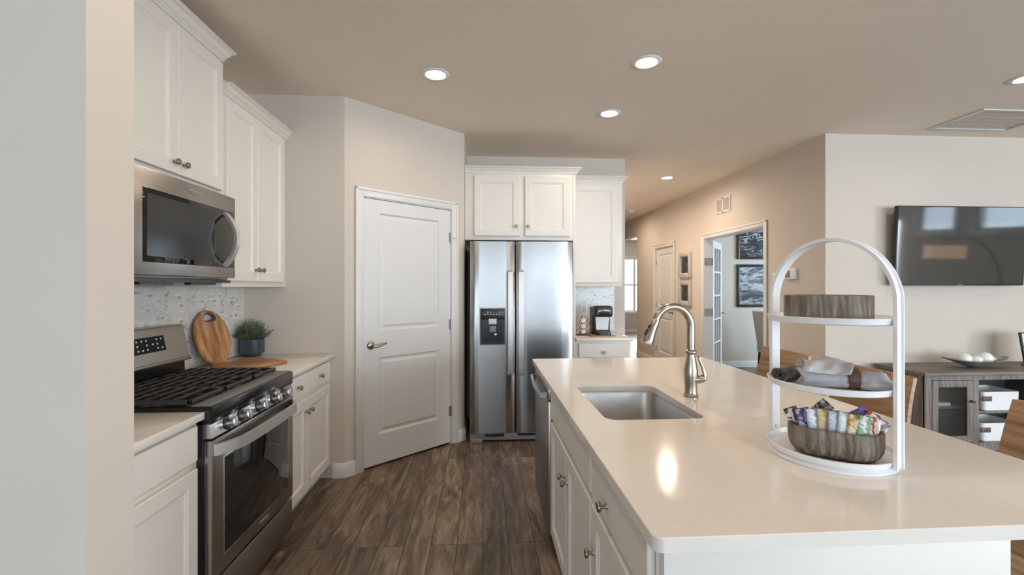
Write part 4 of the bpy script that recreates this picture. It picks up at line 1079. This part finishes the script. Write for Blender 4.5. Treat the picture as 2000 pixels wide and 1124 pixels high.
for i in range(19):
    row = []
    for j in range(15):
        u_ = i/18; v_ = j/14; x = -.100+.112*u_+.010*math.sin(v_*4); a = -1.20+v_*2.45
        r_ = .047+.008*math.sin(u_*7+v_*3)+.005*math.sin(u_*15-v_*6)
        z = .026+r_*math.cos(a)*.86+.026*math.exp(-((u_-.52)/.16)**2-((v_-.60)/.25)**2)
        row.append(Vector((x, r_*math.sin(a)*1.05, max(.004, z))))
    rows.append(row)
b.loft(rows, closed=False); so = b.build('folded_corner', 'napkinpink', t)
md = so.modifiers.new('thickness', 'SOLIDIFY'); md.thickness = .0025; md2 = so.modifiers.new('subdivision', 'SUBSURF'); md2.levels = 1; md2.render_levels = 1
t = thing('napkin', 'small brown flecked linen napkin at the hall end of the middle tier', 'napkin', (SCX-.076, SCY+.068, NZ), rz_n+.9, 'napkins on the stand')
napkin_roll(MB(), .095, .024, 2.2, flat=.8, flare=1.05).build('cloth', 'napkinbrown', t)

# ------------------------------------------------------------------ pictures on the hall wall and in the office
def picture(name, label, loc, rz, W_, H_, f_, fm, mount, art, d=.025):
    t = thing(name, label, 'picture', loc, rz)
    b = MB()
    for (a, c, e, g) in ((-W_/2, -W_/2+f_, -H_/2, H_/2), (W_/2-f_, W_/2, -H_/2, H_/2), (-W_/2+f_, W_/2-f_, -H_/2, -H_/2+f_), (-W_/2+f_, W_/2-f_, H_/2-f_, H_/2)): b.box(a, c, -d, -.001, e, g, .002)
    b.build('frame', fm, t)
    if mount:
        MB().box(-W_/2+f_, W_/2-f_, -.012, -.002, -H_/2+f_, H_/2-f_).build('mount', 'mat', t)
        w2, h2 = W_/2-f_-mount, H_/2-f_-mount
        MB().box(-w2, w2, -.0135, -.011, -h2, h2).build('print', art, t)
    else: MB().box(-W_/2+f_, W_/2-f_, -.012, -.002, -H_/2+f_, H_/2-f_).build('print', art, t)
    return t
picture('framed_print', 'small dark print in silver frame, upper of the pair on the hall wall', (HX-.001, 6.68, 1.700), -R90, .40, .385, .060, 'silverframe', .012, 'darkprint', .035)
picture('framed_print', 'small dark print in silver frame, lower of the pair on the hall wall', (HX-.001, 6.68, 1.275), -R90, .40, .375, .060, 'silverframe', .012, 'darkprint', .035)
picture('framed_photograph', 'black-framed palm photograph hanging upper on the office wall', (4.95, 7.498, 2.15), 0, 1.27, .62, .045, 'blackframe', 0, 'palm')
picture('framed_photograph', 'black-framed stormy landscape photograph hanging lower on the office wall', (4.95, 7.498, 1.387), 0, 1.27, .725, .045, 'blackframe', 0, 'storm')
# wingback chair in the office
t = thing('wingback_chair', 'beige and cream upholstered wingback chair in the office', 'chair', (4.66, 6.90, 0), math.radians(-12))
b = MB(); rings = []
for k in range(11):
    f_ = k/10; z = .36+f_*.62; sh = -.27-.10*f_; hw = .31-.05*f_**3; ring_ = []
    for j in range(25):
        a = PI/2+PI*j/24; ring_.append(Vector((sh+.17*(1+math.cos(a)*1.0)-.0, hw*math.sin(a), z)))
    for j in range(25):
        a = PI/2+PI*(24-j)/24; ring_.append(Vector((sh+.055+.17*(1+math.cos(a)*.85), (hw-.05)*math.sin(a), z+.0)))
    rings.append(ring_)
b.loft(rings); b.build('backrest', 'beige', t)
b = MB(); b.box(-.22, -.15, -.22, .22, .44, .98, .03, 3); b.build('inner_back', 'cream', t)
MB().box(-.24, .32, -.27, .27, .30, .46, .04, 3).build('seat', 'cream', t)
for sx, sy in ((-.2, -.22), (-.2, .22), (.27, -.22), (.27, .22)): MB().tube([(sx, sy, .31), (sx*1.1, sy*1.05, 0)], [.022, .013], 10).build('leg', 'blackframe', t)

# ------------------------------------------------------------------ living area behind the camera (seen mirrored in the television)
t = thing('arc_floor_lamp', 'arc floor lamp with orange drum shade, mirrored in the television screen', 'floor lamp', (7.6, 1.37, 0))
MB().lathe([(0, 0), (.16, 0), (.16, .03), (.02, .035), (0, .035)], n=32).build('base', 'blackframe', t)
pts = [(0, 0, .03), (0, 0, .6), (0, -.005, 1.05)]
for k in range(1, 21):
    a = PI*.5*k/20; pts.append((0, -.005-.60*(1-math.cos(a)), 1.05+.83*math.sin(a)))
pts.append((0, -.87, 1.875))
MB().tube(pts, .012, 10).build('arc_pole', 'blackframe', t)
MB().lathe([(.255, 1.545), (.255, 1.760), (.250, 1.760), (.250, 1.545)], (0, -.87, 0), n=40, cap=False).build('lamp_shade', 'lampshade', t)
MB().tube([(0, -.87, 1.88), (0, -.87, 1.68)], .008, 8).tube([(-.25, -.87, 1.75), (.25, -.87, 1.75)], .003, 6).build('socket', 'blackframe', t)
